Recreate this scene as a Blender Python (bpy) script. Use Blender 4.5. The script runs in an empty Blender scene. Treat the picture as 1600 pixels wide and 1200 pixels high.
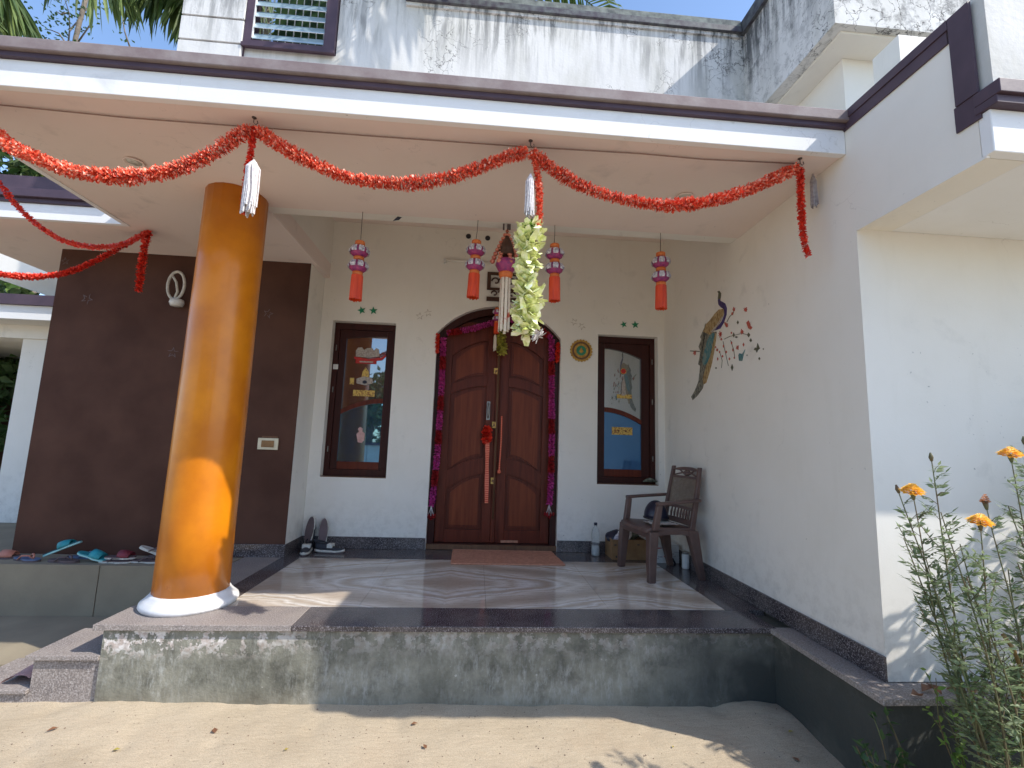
import bpy, bmesh, math, random
from math import pi, sin, cos, radians, sqrt, atan2
from mathutils import Vector, Matrix, noise
random.seed(7)
SC = bpy.context.scene
COL = SC.collection
# ------------------------------------------------------------------ camera
EYE = Vector((0, 0, 1.07)); F_PX = 724.3
YAW, PIT, ROL = 0.0710615, 0.131497, 0.033276
def cam_axes():
    fwd = Vector((sin(YAW)*cos(PIT), cos(YAW)*cos(PIT), sin(PIT)))
    right = Vector((cos(YAW), -sin(YAW), 0)); up = right.cross(fwd)
    return (cos(ROL)*right+sin(ROL)*up, -sin(ROL)*right+cos(ROL)*up, fwd)
CA, CB, CC = cam_axes()
cam = bpy.data.cameras.new('camera'); co = bpy.data.objects.new('camera', cam); COL.objects.link(co)
cam.sensor_width = 36; cam.sensor_fit = 'HORIZONTAL'; cam.lens = F_PX/1600*36
cam.clip_start = .05; cam.clip_end = 2000
m = Matrix.Identity(4)
for i, v in enumerate((CA, CB, -CC)):
    for j in range(3): m[j][i] = v[j]
m.translation = EYE; co.matrix_world = m; SC.camera = co
# ------------------------------------------------------------------ light
SUN_TO = Vector((.95, -.45, 1.0)).normalized()
el = math.asin(SUN_TO.z); az = atan2(SUN_TO.x, SUN_TO.y)
W = bpy.data.worlds.new('World'); SC.world = W; W.use_nodes = True
nt = W.node_tree; nt.nodes.clear()
sky = nt.nodes.new('ShaderNodeTexSky'); sky.sky_type = 'NISHITA'; sky.sun_disc = False
sky.sun_elevation = el; sky.sun_rotation = az
sky.air_density = 1.0; sky.dust_density = .7; sky.ozone_density = 2.8
bg = nt.nodes.new('ShaderNodeBackground'); bg.inputs[1].default_value = 0.15
wo = nt.nodes.new('ShaderNodeOutputWorld')
nt.links.new(sky.outputs[0], bg.inputs[0]); nt.links.new(bg.outputs[0], wo.inputs[0])
sl = bpy.data.lights.new('sun', 'SUN'); sl.energy = 2.55; sl.angle = radians(.55); sl.color = (1, .95, .87)
so = bpy.data.objects.new('sun', sl); COL.objects.link(so)
so.rotation_euler = (-SUN_TO).to_track_quat('-Z', 'Y').to_euler()
SC.view_settings.view_transform = 'Standard'; SC.view_settings.look = 'None'
SC.view_settings.exposure = 1.1; SC.view_settings.gamma = 1; SC.view_settings.use_curve_mapping = False
SC.cycles.max_bounces = 10; SC.cycles.diffuse_bounces = 7; SC.cycles.glossy_bounces = 4
SC.cycles.sample_clamp_indirect = 8
# ------------------------------------------------------------------ pixel helpers (points on real planes)
def ray(x, y): return CA*((x-800)/F_PX) - CB*((y-600)/F_PX) + CC
def pl(px, py, ax, val):
    d = ray(px, py); t = (val-EYE[ax])/d[ax]; return EYE + d*t
def PX(px, py, v): return pl(px, py, 0, v)
def PY(px, py, v): return pl(px, py, 1, v)
def PZ(px, py, v): return pl(px, py, 2, v)
# ------------------------------------------------------------------ mesh builder
class MB:
    def __init__(s): s.v = []; s.f = []; s.sm = []
    def add(s, vs, fs, smooth=False):
        o = len(s.v); s.v += [Vector(a) for a in vs]; s.f += [tuple(i+o for i in f) for f in fs]; s.sm += [smooth]*len(fs); return s
    def box(s, a, b):
        (x0, y0, z0), (x1, y1, z1) = [min(p) for p in zip(a, b)], [max(p) for p in zip(a, b)]
        v = [(x0,y0,z0),(x1,y0,z0),(x1,y1,z0),(x0,y1,z0),(x0,y0,z1),(x1,y0,z1),(x1,y1,z1),(x0,y1,z1)]
        return s.add(v, [(0,3,2,1),(4,5,6,7),(0,1,5,4),(1,2,6,5),(2,3,7,6),(3,0,4,7)])
    def prism(s, pts, axis, a, b):
        """polygon pts in the two other axes, extruded on axis from a to b"""
        n = len(pts)
        def mk(p, t):
            return {0: (t, p[0], p[1]), 1: (p[0], t, p[1]), 2: (p[0], p[1], t)}[axis]
        area = sum(pts[i][0]*pts[(i+1) % n][1]-pts[(i+1) % n][0]*pts[i][1] for i in range(n))
        if area < 0: pts = pts[::-1]
        v = [mk(p, a) for p in pts]+[mk(p, b) for p in pts]
        up = (b > a); 
        if axis == 1: up = not up
        bot = tuple(range(n)); top = tuple(range(n, 2*n))
        fs = [bot[::-1] if up else bot, top if up else top[::-1]]
        for i in range(n):
            j = (i+1) % n; q = (i, j, j+n, i+n); fs.append(q if up else q[::-1])
        return s.add(v, fs)
    def tube(s, pts, r, n=8, cap=True, smooth=True, flat=1.0):
        pts = [Vector(p) for p in pts]; k = len(pts); rs = r if isinstance(r, (list, tuple)) else [r]*k
        vs = []; up = Vector((0, 0, 1))
        prev = None
        for i, p in enumerate(pts):
            t = (pts[min(i+1, k-1)]-pts[max(i-1, 0)])
            if t.length < 1e-9: t = Vector((0, 0, 1))
            t.normalize()
            if prev is None:
                a = t.cross(up if abs(t.z) < .9 else Vector((1, 0, 0))).normalized()
            else:
                a = (prev - t*prev.dot(t))
                a = a.normalized() if a.length > 1e-6 else t.orthogonal().normalized()
            prev = a; b = t.cross(a)
            for j in range(n):
                th = 2*pi*j/n; vs.append(p + a*cos(th)*rs[i] + b*sin(th)*rs[i]*flat)
        fs = []
        for i in range(k-1):
            for j in range(n):
                j2 = (j+1) % n; fs.append((i*n+j, i*n+j2, (i+1)*n+j2, (i+1)*n+j))
        if cap: fs.append(tuple(range(n))[::-1]); fs.append(tuple(range((k-1)*n, k*n)))
        return s.add(vs, fs, smooth)
    def lathe(s, prof, c=(0, 0, 0), n=24, smooth=True, caps=True):
        """prof: (radius, z) from bottom to top"""
        vs = []; fs = []; k = len(prof)
        for r, z in prof:
            for j in range(n):
                th = 2*pi*j/n; vs.append((c[0]+r*cos(th), c[1]+r*sin(th), c[2]+z))
        for i in range(k-1):
            for j in range(n):
                j2 = (j+1) % n; fs.append((i*n+j, i*n+j2, (i+1)*n+j2, (i+1)*n+j))
        if caps: fs.append(tuple(range(n))[::-1]); fs.append(tuple(range((k-1)*n, k*n)))
        return s.add(vs, fs, smooth)
    def quad(s, a, b, c, d): return s.add([a, b, c, d], [(0, 1, 2, 3)])
    def loft(s, rings, smooth=True, caps=True):
        n = len(rings[0]); vs = [p for r in rings for p in r]; fs = []
        for i in range(len(rings)-1):
            for j in range(n):
                j2 = (j+1) % n; fs.append((i*n+j, i*n+j2, (i+1)*n+j2, (i+1)*n+j))
        if caps: fs.append(tuple(range(n))[::-1]); fs.append(tuple(range((len(rings)-1)*n, len(rings)*n)))
        return s.add(vs, fs, smooth)
ORG = {}
def tag(o, label=None, cat=None, group=None, kind=None):
    if label: o['label'] = label
    if cat: o['category'] = cat
    if group: o['group'] = group
    if kind: o['kind'] = kind
    return o
def obj(name, mb, mat, parent=None, label=None, bevel=0, xf=None):
    org = ORG[parent.name] if parent else Vector((0, 0, 0))
    me = bpy.data.meshes.new(name)
    vs = mb.v if xf is None else [xf @ v for v in mb.v]
    me.from_pydata([tuple(v-org) for v in vs], [], mb.f); me.validate()
    for p, sm in zip(me.polygons, mb.sm): p.use_smooth = sm
    if mat: me.materials.append(mat)
    o = bpy.data.objects.new(name, me); COL.objects.link(o)
    if parent: o.parent = parent
    ORG[o.name] = org
    if label: o['label'] = label
    if bevel:
        b = o.modifiers.new('bevel', 'BEVEL'); b.width = bevel; b.segments = 2; b.limit_method = 'ANGLE'; b.angle_limit = radians(40)
    return o
def thing(name, loc, label, cat, group=None):
    o = bpy.data.objects.new(name, None); o.location = loc; COL.objects.link(o); o.empty_display_size = .1
    ORG[o.name] = Vector(loc); tag(o, label, cat, group); return o
def solo(name, mb, mat, label, cat, group=None, bevel=0, origin=None):
    """a thing that is one mesh, its origin at its base"""
    zs = min(v.z for v in mb.v); c = sum(mb.v, Vector())/len(mb.v)
    org = Vector(origin) if origin else Vector((c.x, c.y, zs))
    me = bpy.data.meshes.new(name); me.from_pydata([tuple(v-org) for v in mb.v], [], mb.f); me.validate()
    for p, sm in zip(me.polygons, mb.sm): p.use_smooth = sm
    me.materials.append(mat); o = bpy.data.objects.new(name, me); o.location = org; COL.objects.link(o)
    if bevel:
        b = o.modifiers.new('bevel', 'BEVEL'); b.width = bevel; b.segments = 2; b.limit_method = 'ANGLE'
    ORG[o.name] = org
    return tag(o, label, cat, group)
def struct(name, mb, mat, kind='structure', bevel=0):
    o = obj(name, mb, mat, bevel=bevel); o['kind'] = kind; return o
def copy_tree(o, parent=None):
    c = o.copy(); COL.objects.link(c); c.parent = parent
    for ch in list(o.children): copy_tree(ch, c)
    return c
# ------------------------------------------------------------------ materials
def new_mat(name):
    m = bpy.data.materials.new(name); m.use_nodes = True; n = m.node_tree.nodes; n.clear()
    o = n.new('ShaderNodeOutputMaterial'); p = n.new('ShaderNodeBsdfPrincipled'); m.node_tree.links.new(p.outputs[0], o.inputs[0])
    return m, m.node_tree, p
def ln(t, a, b): t.links.new(a, b)
def coords(t, scale=(1, 1, 1), obj_space=True):
    tc = t.nodes.new('ShaderNodeTexCoord'); mp = t.nodes.new('ShaderNodeMapping'); mp.inputs['Scale'].default_value = scale
    if obj_space: ln(t, tc.outputs['Object'], mp.inputs[0])
    else:
        g = t.nodes.new('ShaderNodeNewGeometry'); ln(t, g.outputs['Position'], mp.inputs[0])
    return mp.outputs[0]
def noise_n(t, vec, scale, detail=5, rough=.55, dist=0):
    n = t.nodes.new('ShaderNodeTexNoise'); n.inputs['Scale'].default_value = scale; n.inputs['Detail'].default_value = detail
    n.inputs['Roughness'].default_value = rough; n.inputs['Distortion'].default_value = dist; ln(t, vec, n.inputs['Vector']); return n.outputs['Fac']
def ramp(t, fac, stops):
    r = t.nodes.new('ShaderNodeValToRGB'); e = r.color_ramp.elements
    while len(e) > 1: e.remove(e[0])
    e[0].position = stops[0][0]; e[0].color = c4(stops[0][1])
    for p, c in stops[1:]:
        x = e.new(p); x.color = c4(c)
    ln(t, fac, r.inputs[0]); return r.outputs[0]
def c4(c): return (c, c, c, 1) if isinstance(c, (int, float)) else (*c, 1) if len(c) == 3 else c
def mix(t, fac, a, b, mode='MIX'):
    n = t.nodes.new('ShaderNodeMix'); n.data_type = 'RGBA'; n.blend_type = mode
    if isinstance(fac, (int, float)): n.inputs[0].default_value = fac
    else: ln(t, fac, n.inputs[0])
    for i, v in ((6, a), (7, b)):
        if hasattr(v, 'links'): ln(t, v, n.inputs[i])
        else: n.inputs[i].default_value = c4(v)
    return n.outputs[2]
def mth(t, op, a, b=0, clamp=False):
    n = t.nodes.new('ShaderNodeMath'); n.operation = op; n.use_clamp = clamp
    for i, v in ((0, a), (1, b)):
        if hasattr(v, 'links'): ln(t, v, n.inputs[i])
        else: n.inputs[i].default_value = v
    return n.outputs[0]
def bump(t, p, h, strength=.2, dist=.01):
    b = t.nodes.new('ShaderNodeBump'); b.inputs['Strength'].default_value = strength; b.inputs['Distance'].default_value = dist
    ln(t, h, b.inputs['Height']); ln(t, b.outputs[0], p.inputs['Normal'])
def pm(name, c1, c2=None, rough=.6, scale=6, bscale=0, bstr=.2, bdist=.004, coat=0, metal=0, stretch=(1, 1, 1), lo=.35, hi=.65, spec=.5, sub=0, detail=5):
    m, t, p = new_mat(name)
    v = coords(t, stretch, False)
    if c2 is None: c2 = tuple(x*.82 for x in c1)
    ln(t, ramp(t, noise_n(t, v, scale, detail), [(lo, c1), (hi, c2)]), p.inputs['Base Color'])
    p.inputs['Roughness'].default_value = rough; p.inputs['Metallic'].default_value = metal; p.inputs['Specular IOR Level'].default_value = spec
    p.inputs['Coat Weight'].default_value = coat; p.inputs['Coat Roughness'].default_value = .06
    if bscale: bump(t, p, noise_n(t, v, bscale, 4), bstr, bdist)
    return m
def leaf_mat(name, c1, c2, scale=9, trans=.35):
    m, t, p = new_mat(name); v = coords(t, (1, 1, 1), False)
    c = ramp(t, noise_n(t, v, scale, 3), [(.35, c1), (.65, c2)]); ln(t, c, p.inputs['Base Color']); p.inputs['Roughness'].default_value = .5
    tr = t.nodes.new('ShaderNodeBsdfTranslucent'); ln(t, c, tr.inputs[0]); mx = t.nodes.new('ShaderNodeMixShader'); mx.inputs[0].default_value = trans
    ln(t, p.outputs[0], mx.inputs[1]); ln(t, tr.outputs[0], mx.inputs[2]); ln(t, mx.outputs[0], [n for n in t.nodes if n.type == 'OUTPUT_MATERIAL'][0].inputs[0]); return m
M = {}
def wall_paint(name, base, dirt, amount=.5):
    m, t, p = new_mat(name); v = coords(t, (1, 1, 1), False); v2 = coords(t, (3, 3, .5), False)
    a = ramp(t, noise_n(t, v, 1.3, 6, .6), [(.42, 0), (.8, amount)])
    s = ramp(t, noise_n(t, v2, 2.2, 6, .65), [(.55, 0), (.85, amount*.8)])
    sp = ramp(t, noise_n(t, v, 45, 2, .5), [(.735, 0), (.77, .7)])
    c = mix(t, a, base, dirt); c = mix(t, s, c, dirt)
    c = mix(t, mth(t, 'MULTIPLY', sp, ramp(t, noise_n(t, v, 2.5, 2), [(.52, 0), (.62, 1)])), c, tuple(x*.35 for x in base))
    ln(t, c, p.inputs['Base Color']); p.inputs['Roughness'].default_value = .75
    sm = mth(t, 'MULTIPLY', ramp(t, noise_n(t, v, 5, 5, .6, .3), [(.58, 0), (.74, .38)]), ramp(t, noise_n(t, v, .8, 2), [(.45, 0), (.6, 1)])); c = mix(t, sm, c, tuple(x*.55 for x in base))
    g = t.nodes.new('ShaderNodeNewGeometry'); sx = t.nodes.new('ShaderNodeSeparateXYZ'); ln(t, g.outputs['Position'], sx.inputs[0])
    lo_ = mth(t, 'MULTIPLY', mth(t, 'SUBTRACT', .55, sx.outputs[2]), 1.6, True); sp2 = ramp(t, noise_n(t, v, 14, 5, .7), [(.45, 0), (.72, .55)]); c = mix(t, mth(t, 'MULTIPLY', lo_, sp2), c, (.36, .32, .27))
    wv = t.nodes.new('ShaderNodeVectorMath'); wv.operation = 'ADD'; n3 = t.nodes.new('ShaderNodeTexNoise'); n3.inputs['Scale'].default_value = 3; n3.inputs['Detail'].default_value = 6; ln(t, v, n3.inputs['Vector']); ln(t, v, wv.inputs[0]); ln(t, n3.outputs['Color'], wv.inputs[1])
    vo = t.nodes.new('ShaderNodeTexVoronoi'); vo.feature = 'DISTANCE_TO_EDGE'; vo.inputs['Scale'].default_value = .9; ln(t, wv.outputs[0], vo.inputs['Vector'])
    ck = mth(t, 'MULTIPLY', ramp(t, vo.outputs['Distance'], [(0, 1), (.002, 0)]), ramp(t, noise_n(t, v, 1.2, 2), [(.55, 0), (.63, .28)])); c = mix(t, ck, c, (.3, .27, .24)); ln(t, c, p.inputs['Base Color'])
    h = mth(t, 'ADD', mth(t, 'MULTIPLY', noise_n(t, v, 120, 3), .3), mth(t, 'MULTIPLY', noise_n(t, v, 2.2, 4), 2.2)); bump(t, p, h, .22, .008); return m
M['wall'] = wall_paint('white_wall_paint', (.79, .755, .69), (.60, .56, .47), .3)
M['ceil'] = wall_paint('cream_ceiling_paint', (.78, .665, .605), (.68, .57, .50), .25)
M['fascia'] = wall_paint('white_fascia_paint', (.80, .80, .80), (.62, .60, .56), .35)
def weathered():
    m, t, p = new_mat('weathered_white_plaster'); v = coords(t, (1, 1, 1), False)
    streak = coords(t, (1, 1, .09), False); v3 = coords(t, (1, 1, .35), False)
    g = t.nodes.new('ShaderNodeNewGeometry'); sx = t.nodes.new('ShaderNodeSeparateXYZ'); ln(t, g.outputs['Position'], sx.inputs[0]); z = sx.outputs[2]
    top = mth(t, 'MULTIPLY', mth(t, 'SUBTRACT', z, 5.15), .85, True)       # runs start under the coping
    s1 = ramp(t, noise_n(t, streak, 9, 6, .7, .3), [(.46, 0), (.60, 1)])
    s2 = ramp(t, noise_n(t, v3, 1.7, 6, .62, .4), [(.45, 0), (.72, 1)])
    xr = mth(t, 'MULTIPLY', mth(t, 'SUBTRACT', sx.outputs[0], 2.4), .8, True)
    dark = mth(t, 'MULTIPLY', mth(t, 'MULTIPLY', s1, top), mth(t, 'ADD', ramp(t, noise_n(t, v, .9, 3), [(.36, .15), (.52, 1)]), xr), True)
    bb = ramp(t, noise_n(t, v, 5.5, 7, .75), [(.50, 0), (.62, 1)]); dark = mth(t, 'ADD', dark, mth(t, 'MULTIPLY', mth(t, 'MULTIPLY', bb, xr), .7), True)
    c = mix(t, mth(t, 'MULTIPLY', s2, .75), (.66, .65, .635), (.42, .41, .35))
    c = mix(t, mth(t, 'MULTIPLY', dark, .93), c, (.07, .075, .08))
    vo = t.nodes.new('ShaderNodeTexVoronoi'); vo.feature = 'DISTANCE_TO_EDGE'; vo.inputs['Scale'].default_value = 3.2
    wv = t.nodes.new('ShaderNodeVectorMath'); wv.operation = 'ADD'; nn = t.nodes.new('ShaderNodeTexNoise'); nn.inputs['Scale'].default_value = 4; nn.inputs['Detail'].default_value = 5
    ln(t, v, nn.inputs['Vector']); ln(t, v, wv.inputs[0]); ln(t, nn.outputs['Color'], wv.inputs[1]); ln(t, wv.outputs[0], vo.inputs['Vector'])
    cr = ramp(t, vo.outputs['Distance'], [(0, 1), (.026, 0)]); crm = mth(t, 'MULTIPLY', cr, mth(t, 'ADD', ramp(t, noise_n(t, v, 1.1, 3), [(.52, 0), (.58, 1)]), xr), True)
    c = mix(t, mth(t, 'MULTIPLY', crm, .85), c, (.06, .06, .06))
    ln(t, c, p.inputs['Base Color']); p.inputs['Roughness'].default_value = .85
    bump(t, p, mth(t, 'SUBTRACT', noise_n(t, v, 30, 5), crm), .3, .008); return m
M['weather'] = weathered()
M['brown_trim'] = pm('brown_trim_paint', (.085, .055, .075), (.065, .042, .06), .5, 5, 60, .1, spec=.3)
M['faded'] = pm('faded_dusty_trim', (.20, .15, .15), (.30, .26, .25), .75, 7, 60, .25, lo=.4, hi=.75)
M['dark_trim'] = pm('dark_weathered_trim', (.045, .035, .05), (.11, .12, .12), .6, 14, 60, .2)
M['moss'] = pm('mossy_coping_top', (.22, .24, .22), (.09, .10, .10), .9, 11, 40, .5)
M['brown_wall'] = pm('chocolate_wall_paint', (.098, .047, .033), (.068, .031, .022), .65, 2.2, 60, .12, .003, spec=.12)
M['orange'] = pm('glossy_ochre_paint', (.66, .22, .004), (.50, .145, .003), .33, 3.2, 14, .12, .004, coat=.12, spec=.35)
M['base_white'] = pm('white_base_plaster', (.78, .78, .78), (.62, .61, .6), .5, 8, 40, .2)
def granite():
    m, t, p = new_mat('dark_granite'); v = coords(t, (1, 1, 1), False)
    sp = ramp(t, noise_n(t, v, 160, 2, .6), [(.42, (.035, .028, .03)), (.56, (.09, .075, .08)), (.66, (.30, .27, .27))])
    du = ramp(t, noise_n(t, v, 3.5, 5), [(.4, 0), (.75, .3)]); ln(t, mix(t, du, sp, (.32, .27, .23)), p.inputs['Base Color'])
    ln(t, ramp(t, noise_n(t, v, 6, 4), [(.35, .07), (.7, .22)]), p.inputs['Roughness']); return m
M['granite'] = granite()
def granite_rough():
    m, t, p = new_mat('rough_dusty_sunlit_granite'); v = coords(t, (1, 1, 1), False)
    sp = ramp(t, noise_n(t, v, 130, 3, .7), [(.36, (.10, .085, .08)), (.52, (.25, .215, .2)), (.68, (.5, .46, .43))])
    du = ramp(t, noise_n(t, v, 5, 5), [(.35, .1), (.7, .55)]); ln(t, mix(t, du, sp, (.36, .31, .27)), p.inputs['Base Color'])
    p.inputs['Roughness'].default_value = .6; bump(t, p, noise_n(t, v, 130, 4), .5, .004); return m
M['granite_r'] = granite_rough()  # rough dusty stone; on the left edge slab its paleness is painted sunlight
def marble():
    m, t, p = new_mat('bookmatched_marble')
    g = t.nodes.new('ShaderNodeNewGeometry'); sx = t.nodes.new('ShaderNodeSeparateXYZ'); ln(t, g.outputs['Position'], sx.inputs[0])
    u = mth(t, 'ABSOLUTE', mth(t, 'SUBTRACT', mth(t, 'PINGPONG', mth(t, 'ADD', sx.outputs[0], 10.17), 1.25), 0))
    w = mth(t, 'ABSOLUTE', mth(t, 'SUBTRACT', sx.outputs[1], 3.78))
    cb = t.nodes.new('ShaderNodeCombineXYZ'); ln(t, u, cb.inputs[0]); ln(t, w, cb.inputs[1])
    wa = t.nodes.new('ShaderNodeTexWave'); wa.wave_type = 'BANDS'; wa.bands_direction = 'DIAGONAL'
    mp = t.nodes.new('ShaderNodeMapping'); mp.inputs['Scale'].default_value = (1.0, 2.3, 1); ln(t, cb.outputs[0], mp.inputs[0]); ln(t, mp.outputs[0], wa.inputs['Vector'])
    wa.inputs['Scale'].default_value = .5; wa.inputs['Distortion'].default_value = 7; wa.inputs['Detail'].default_value = 4; wa.inputs['Detail Scale'].default_value = .8; wa.inputs['Detail Roughness'].default_value = .6
    c = ramp(t, wa.outputs['Fac'], [(0, (.46, .37, .28)), (.3, (.60, .51, .41)), (.55, (.74, .67, .58)), (.74, (.55, .46, .36)), (.88, (.80, .76, .70)), (1, (.50, .41, .31))])
    mp2 = t.nodes.new('ShaderNodeMapping'); mp2.inputs['Scale'].default_value = (1.2, 9, 1); mp2.inputs['Rotation'].default_value = (0, 0, .45); ln(t, cb.outputs[0], mp2.inputs[0])
    ve = ramp(t, noise_n(t, mp2.outputs[0], 3, 8, .65, .8), [(.475, 0), (.5, .6), (.525, 0)]); c = mix(t, ve, c, (.25, .18, .13))
    fine = ramp(t, noise_n(t, mp2.outputs[0], 9, 6, .7, .4), [(.35, 0), (.7, .14)]); c = mix(t, fine, c, (.75, .72, .68))
    ln(t, c, p.inputs['Base Color']); p.inputs['Roughness'].default_value = .07; p.inputs['Specular IOR Level'].default_value = .6; return m
M['marble'] = marble()
def plinth_m(name='weathered_grey_plaster', dark=1.0):
    m, t, p = new_mat(name); v = coords(t, (1, 1, 1), False)
    g = t.nodes.new('ShaderNodeNewGeometry'); sx = t.nodes.new('ShaderNodeSeparateXYZ'); ln(t, g.outputs['Position'], sx.inputs[0])
    z = sx.outputs[2]
    c = ramp(t, noise_n(t, v, 2.1, 7, .62, 0), [(.3, (.10*dark, .098*dark, .075*dark)), (.5, (.20*dark, .193*dark, .15*dark)), (.7, (.32*dark, .305*dark, .245*dark))])
    bl = ramp(t, noise_n(t, v, 5.5, 7, .7), [(.36, .45), (.5, .95), (.68, 1.35)]); c = mix(t, .85, c, bl, 'MULTIPLY')
    v2 = coords(t, (1, 1, .3), False)
    sc = mth(t, 'MULTIPLY', ramp(t, noise_n(t, v2, 30, 7, .8), [(.48, 0), (.66, .9)]), ramp(t, noise_n(t, v, 2.2, 4), [(.42, .1), (.62, 1)])); c = mix(t, sc, c, (.38*dark, .38*dark, .34*dark))
    topm = mth(t, 'MULTIPLY', mth(t, 'ADD', z, .20), 7, True)
    lft = mth(t, 'ADD', mth(t, 'MULTIPLY', mth(t, 'ADD', sx.outputs[0], .9), -1.0, True), .22, True)
    pe = ramp(t, noise_n(t, v, 13, 8, .68, 0), [(.50, 0), (.52, 1)]); pe = mth(t, 'MULTIPLY', mth(t, 'MULTIPLY', pe, topm), mth(t, 'MULTIPLY', lft, 1.7), True)
    c = mix(t, pe, c, ramp(t, noise_n(t, v, 30, 3), [(.4, (.46, .38, .33)), (.6, (.72, .68, .64))]))
    spk = mth(t, 'MULTIPLY', ramp(t, noise_n(t, v, 34, 5, .6), [(.675, 0), (.70, .8)]), ramp(t, noise_n(t, v, 3.1, 3), [(.45, .1), (.6, 1)])); c = mix(t, spk, c, (.5, .48, .42))
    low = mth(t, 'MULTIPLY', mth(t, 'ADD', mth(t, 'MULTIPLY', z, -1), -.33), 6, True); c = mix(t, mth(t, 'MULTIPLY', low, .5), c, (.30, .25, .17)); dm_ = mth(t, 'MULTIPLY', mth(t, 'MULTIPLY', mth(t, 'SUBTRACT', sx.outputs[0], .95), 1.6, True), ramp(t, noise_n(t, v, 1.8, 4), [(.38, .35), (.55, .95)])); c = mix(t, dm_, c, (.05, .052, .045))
    ln(t, c, p.inputs['Base Color']); p.inputs['Roughness'].default_value = .8
    bump(t, p, mth(t, 'SUBTRACT', noise_n(t, v, 40, 5), mth(t, 'MULTIPLY', pe, .6)), .45, .01); return m
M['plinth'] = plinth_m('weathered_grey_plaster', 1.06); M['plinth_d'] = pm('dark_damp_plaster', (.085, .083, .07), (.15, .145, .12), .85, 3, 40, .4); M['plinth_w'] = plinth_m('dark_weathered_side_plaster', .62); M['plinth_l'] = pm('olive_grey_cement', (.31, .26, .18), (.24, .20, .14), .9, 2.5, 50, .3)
def sand():
    m, t, p = new_mat('pale_yard_sand'); v = coords(t, (1, 1, 1), False); v2 = coords(t, (1, 3, 1), False)
    c = ramp(t, noise_n(t, v, 1.6, 6, .6), [(.3, (.43, .345, .235)), (.5, (.52, .425, .30)), (.62, (.49, .39, .27)), (.75, (.40, .315, .21))])
    gr = ramp(t, noise_n(t, v, 220, 2, .6), [(.38, .75), (.6, 1.0)]); c = mix(t, 1, c, gr, 'MULTIPLY')
    sp = ramp(t, noise_n(t, v, 60, 2, .5), [(.72, 0), (.74, .8)]); c = mix(t, sp, c, (.12, .09, .06))
    ln(t, c, p.inputs['Base Color']); p.inputs['Roughness'].default_value = .95
    h = mth(t, 'ADD', mth(t, 'MULTIPLY', noise_n(t, v, 180, 3), .35), noise_n(t, v2, 14, 5)); bump(t, p, h, .5, .012); return m
M['sand'] = sand()
def wood(name, c1, c2, rough=.32, coat=.25):
    m, t, p = new_mat(name); v = coords(t, (14, 14, .9), False)
    f = noise_n(t, v, 2.2, 6, .6, .6); ln(t, ramp(t, f, [(.3, c1), (.7, c2)]), p.inputs['Base Color']); p.inputs['Roughness'].default_value = rough
    p.inputs['Specular IOR Level'].default_value = .22; p.inputs['Coat Weight'].default_value = coat*.3; p.inputs['Coat Roughness'].default_value = .15; bump(t, p, f, .12, .003); return m
M['wood'] = wood('varnished_red_wood', (.15, .030, .014), (.075, .014, .007), .42, .08)
M['wood_p'] = wood('varnished_panel_wood', (.21, .048, .018), (.12, .024, .010), .42, .08)
M['wood_f'] = wood('dark_frame_wood', (.055, .014, .010), (.032, .009, .007), .42, .08)
M['sill_wood'] = wood('dull_threshold_wood', (.19, .10, .055), (.12, .06, .035), .5, 0)
def glass(name, base, k, rough=.02, tint=(.8, .88, .95)):
    m, t, p = new_mat(name); v = coords(t, (1, 1, 1), False)
    p.inputs['Roughness'].default_value = .5; ln(t, ramp(t, noise_n(t, v, 2, 2), [(.3, base), (.7, tuple(x*.8 for x in base))]), p.inputs['Base Color'])
    gl = t.nodes.new('ShaderNodeBsdfGlossy'); gl.inputs[0].default_value = (*tint, 1); gl.inputs[1].default_value = rough
    mx = t.nodes.new('ShaderNodeMixShader'); mx.inputs[0].default_value = k
    ln(t, p.outputs[0], mx.inputs[1]); ln(t, gl.outputs[0], mx.inputs[2]); ln(t, mx.outputs[0], [n for n in t.nodes if n.type == 'OUTPUT_MATERIAL'][0].inputs[0]); return m
M['glass_b'] = glass('blue_tinted_pane', (.015, .10, .25), .26, .02, (.25, .5, .8))
M['glass_g'] = glass('grey_reflective_pane', (.10, .11, .085), .45)
M['glass_d'] = glass('dark_reflective_pane', (.010, .045, .10), .5, .02, (.35, .68, .9))
M['glass_r'] = glass('brown_reflective_pane', (.07, .02, .012), .30)
M['louvre'] = glass('louvre_glass', (.36, .48, .54), .35, .08)
def petals(name, cols, rough=.35, scale=90, sheen=0):
    m, t, p = new_mat(name); v = coords(t, (1, 1, 1), False); k = len(cols)
    ln(t, ramp(t, noise_n(t, v, scale, 2), [(.3+.4*i/(k-1), c) for i, c in enumerate(cols)]), p.inputs['Base Color'])
    p.inputs['Roughness'].default_value = rough; p.inputs['Specular IOR Level'].default_value = .8; return m
M['red_g'] = petals('red_foil_petals', [(.55, .015, .008), (.78, .065, .018), (.84, .22, .12), (.88, .70, .60)], .6, 70)  # palest petal tones put the whitish sun highlights into the colour
M['red_l'] = petals('bright_red_petals', [(.58, .010, .006), (.74, .03, .01), (.80, .10, .04)], .5)
M['pale_g'] = petals('pale_green_blossom', [(.45, .52, .12), (.78, .80, .42), (.90, .90, .74)], .6, 34)
M['mustard_g'] = petals('mustard_petals', [(.25, .24, .03), (.42, .38, .05), (.5, .46, .1)], .6, 60)
M['magenta'] = petals('magenta_petals', [(.42, .015, .19), (.62, .05, .32), (.70, .14, .42)], .6, 90)
M['crimson'] = petals('crimson_petals', [(.34, .008, .015), (.48, .015, .02)], .6, 90)
M['tassel_w'] = pm('white_yarn', (.80, .76, .74), (.55, .5, .5), .8, 70)
M['tassel_g'] = pm('grey_yarn', (.42, .38, .38), (.28, .25, .26), .8, 70)
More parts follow.
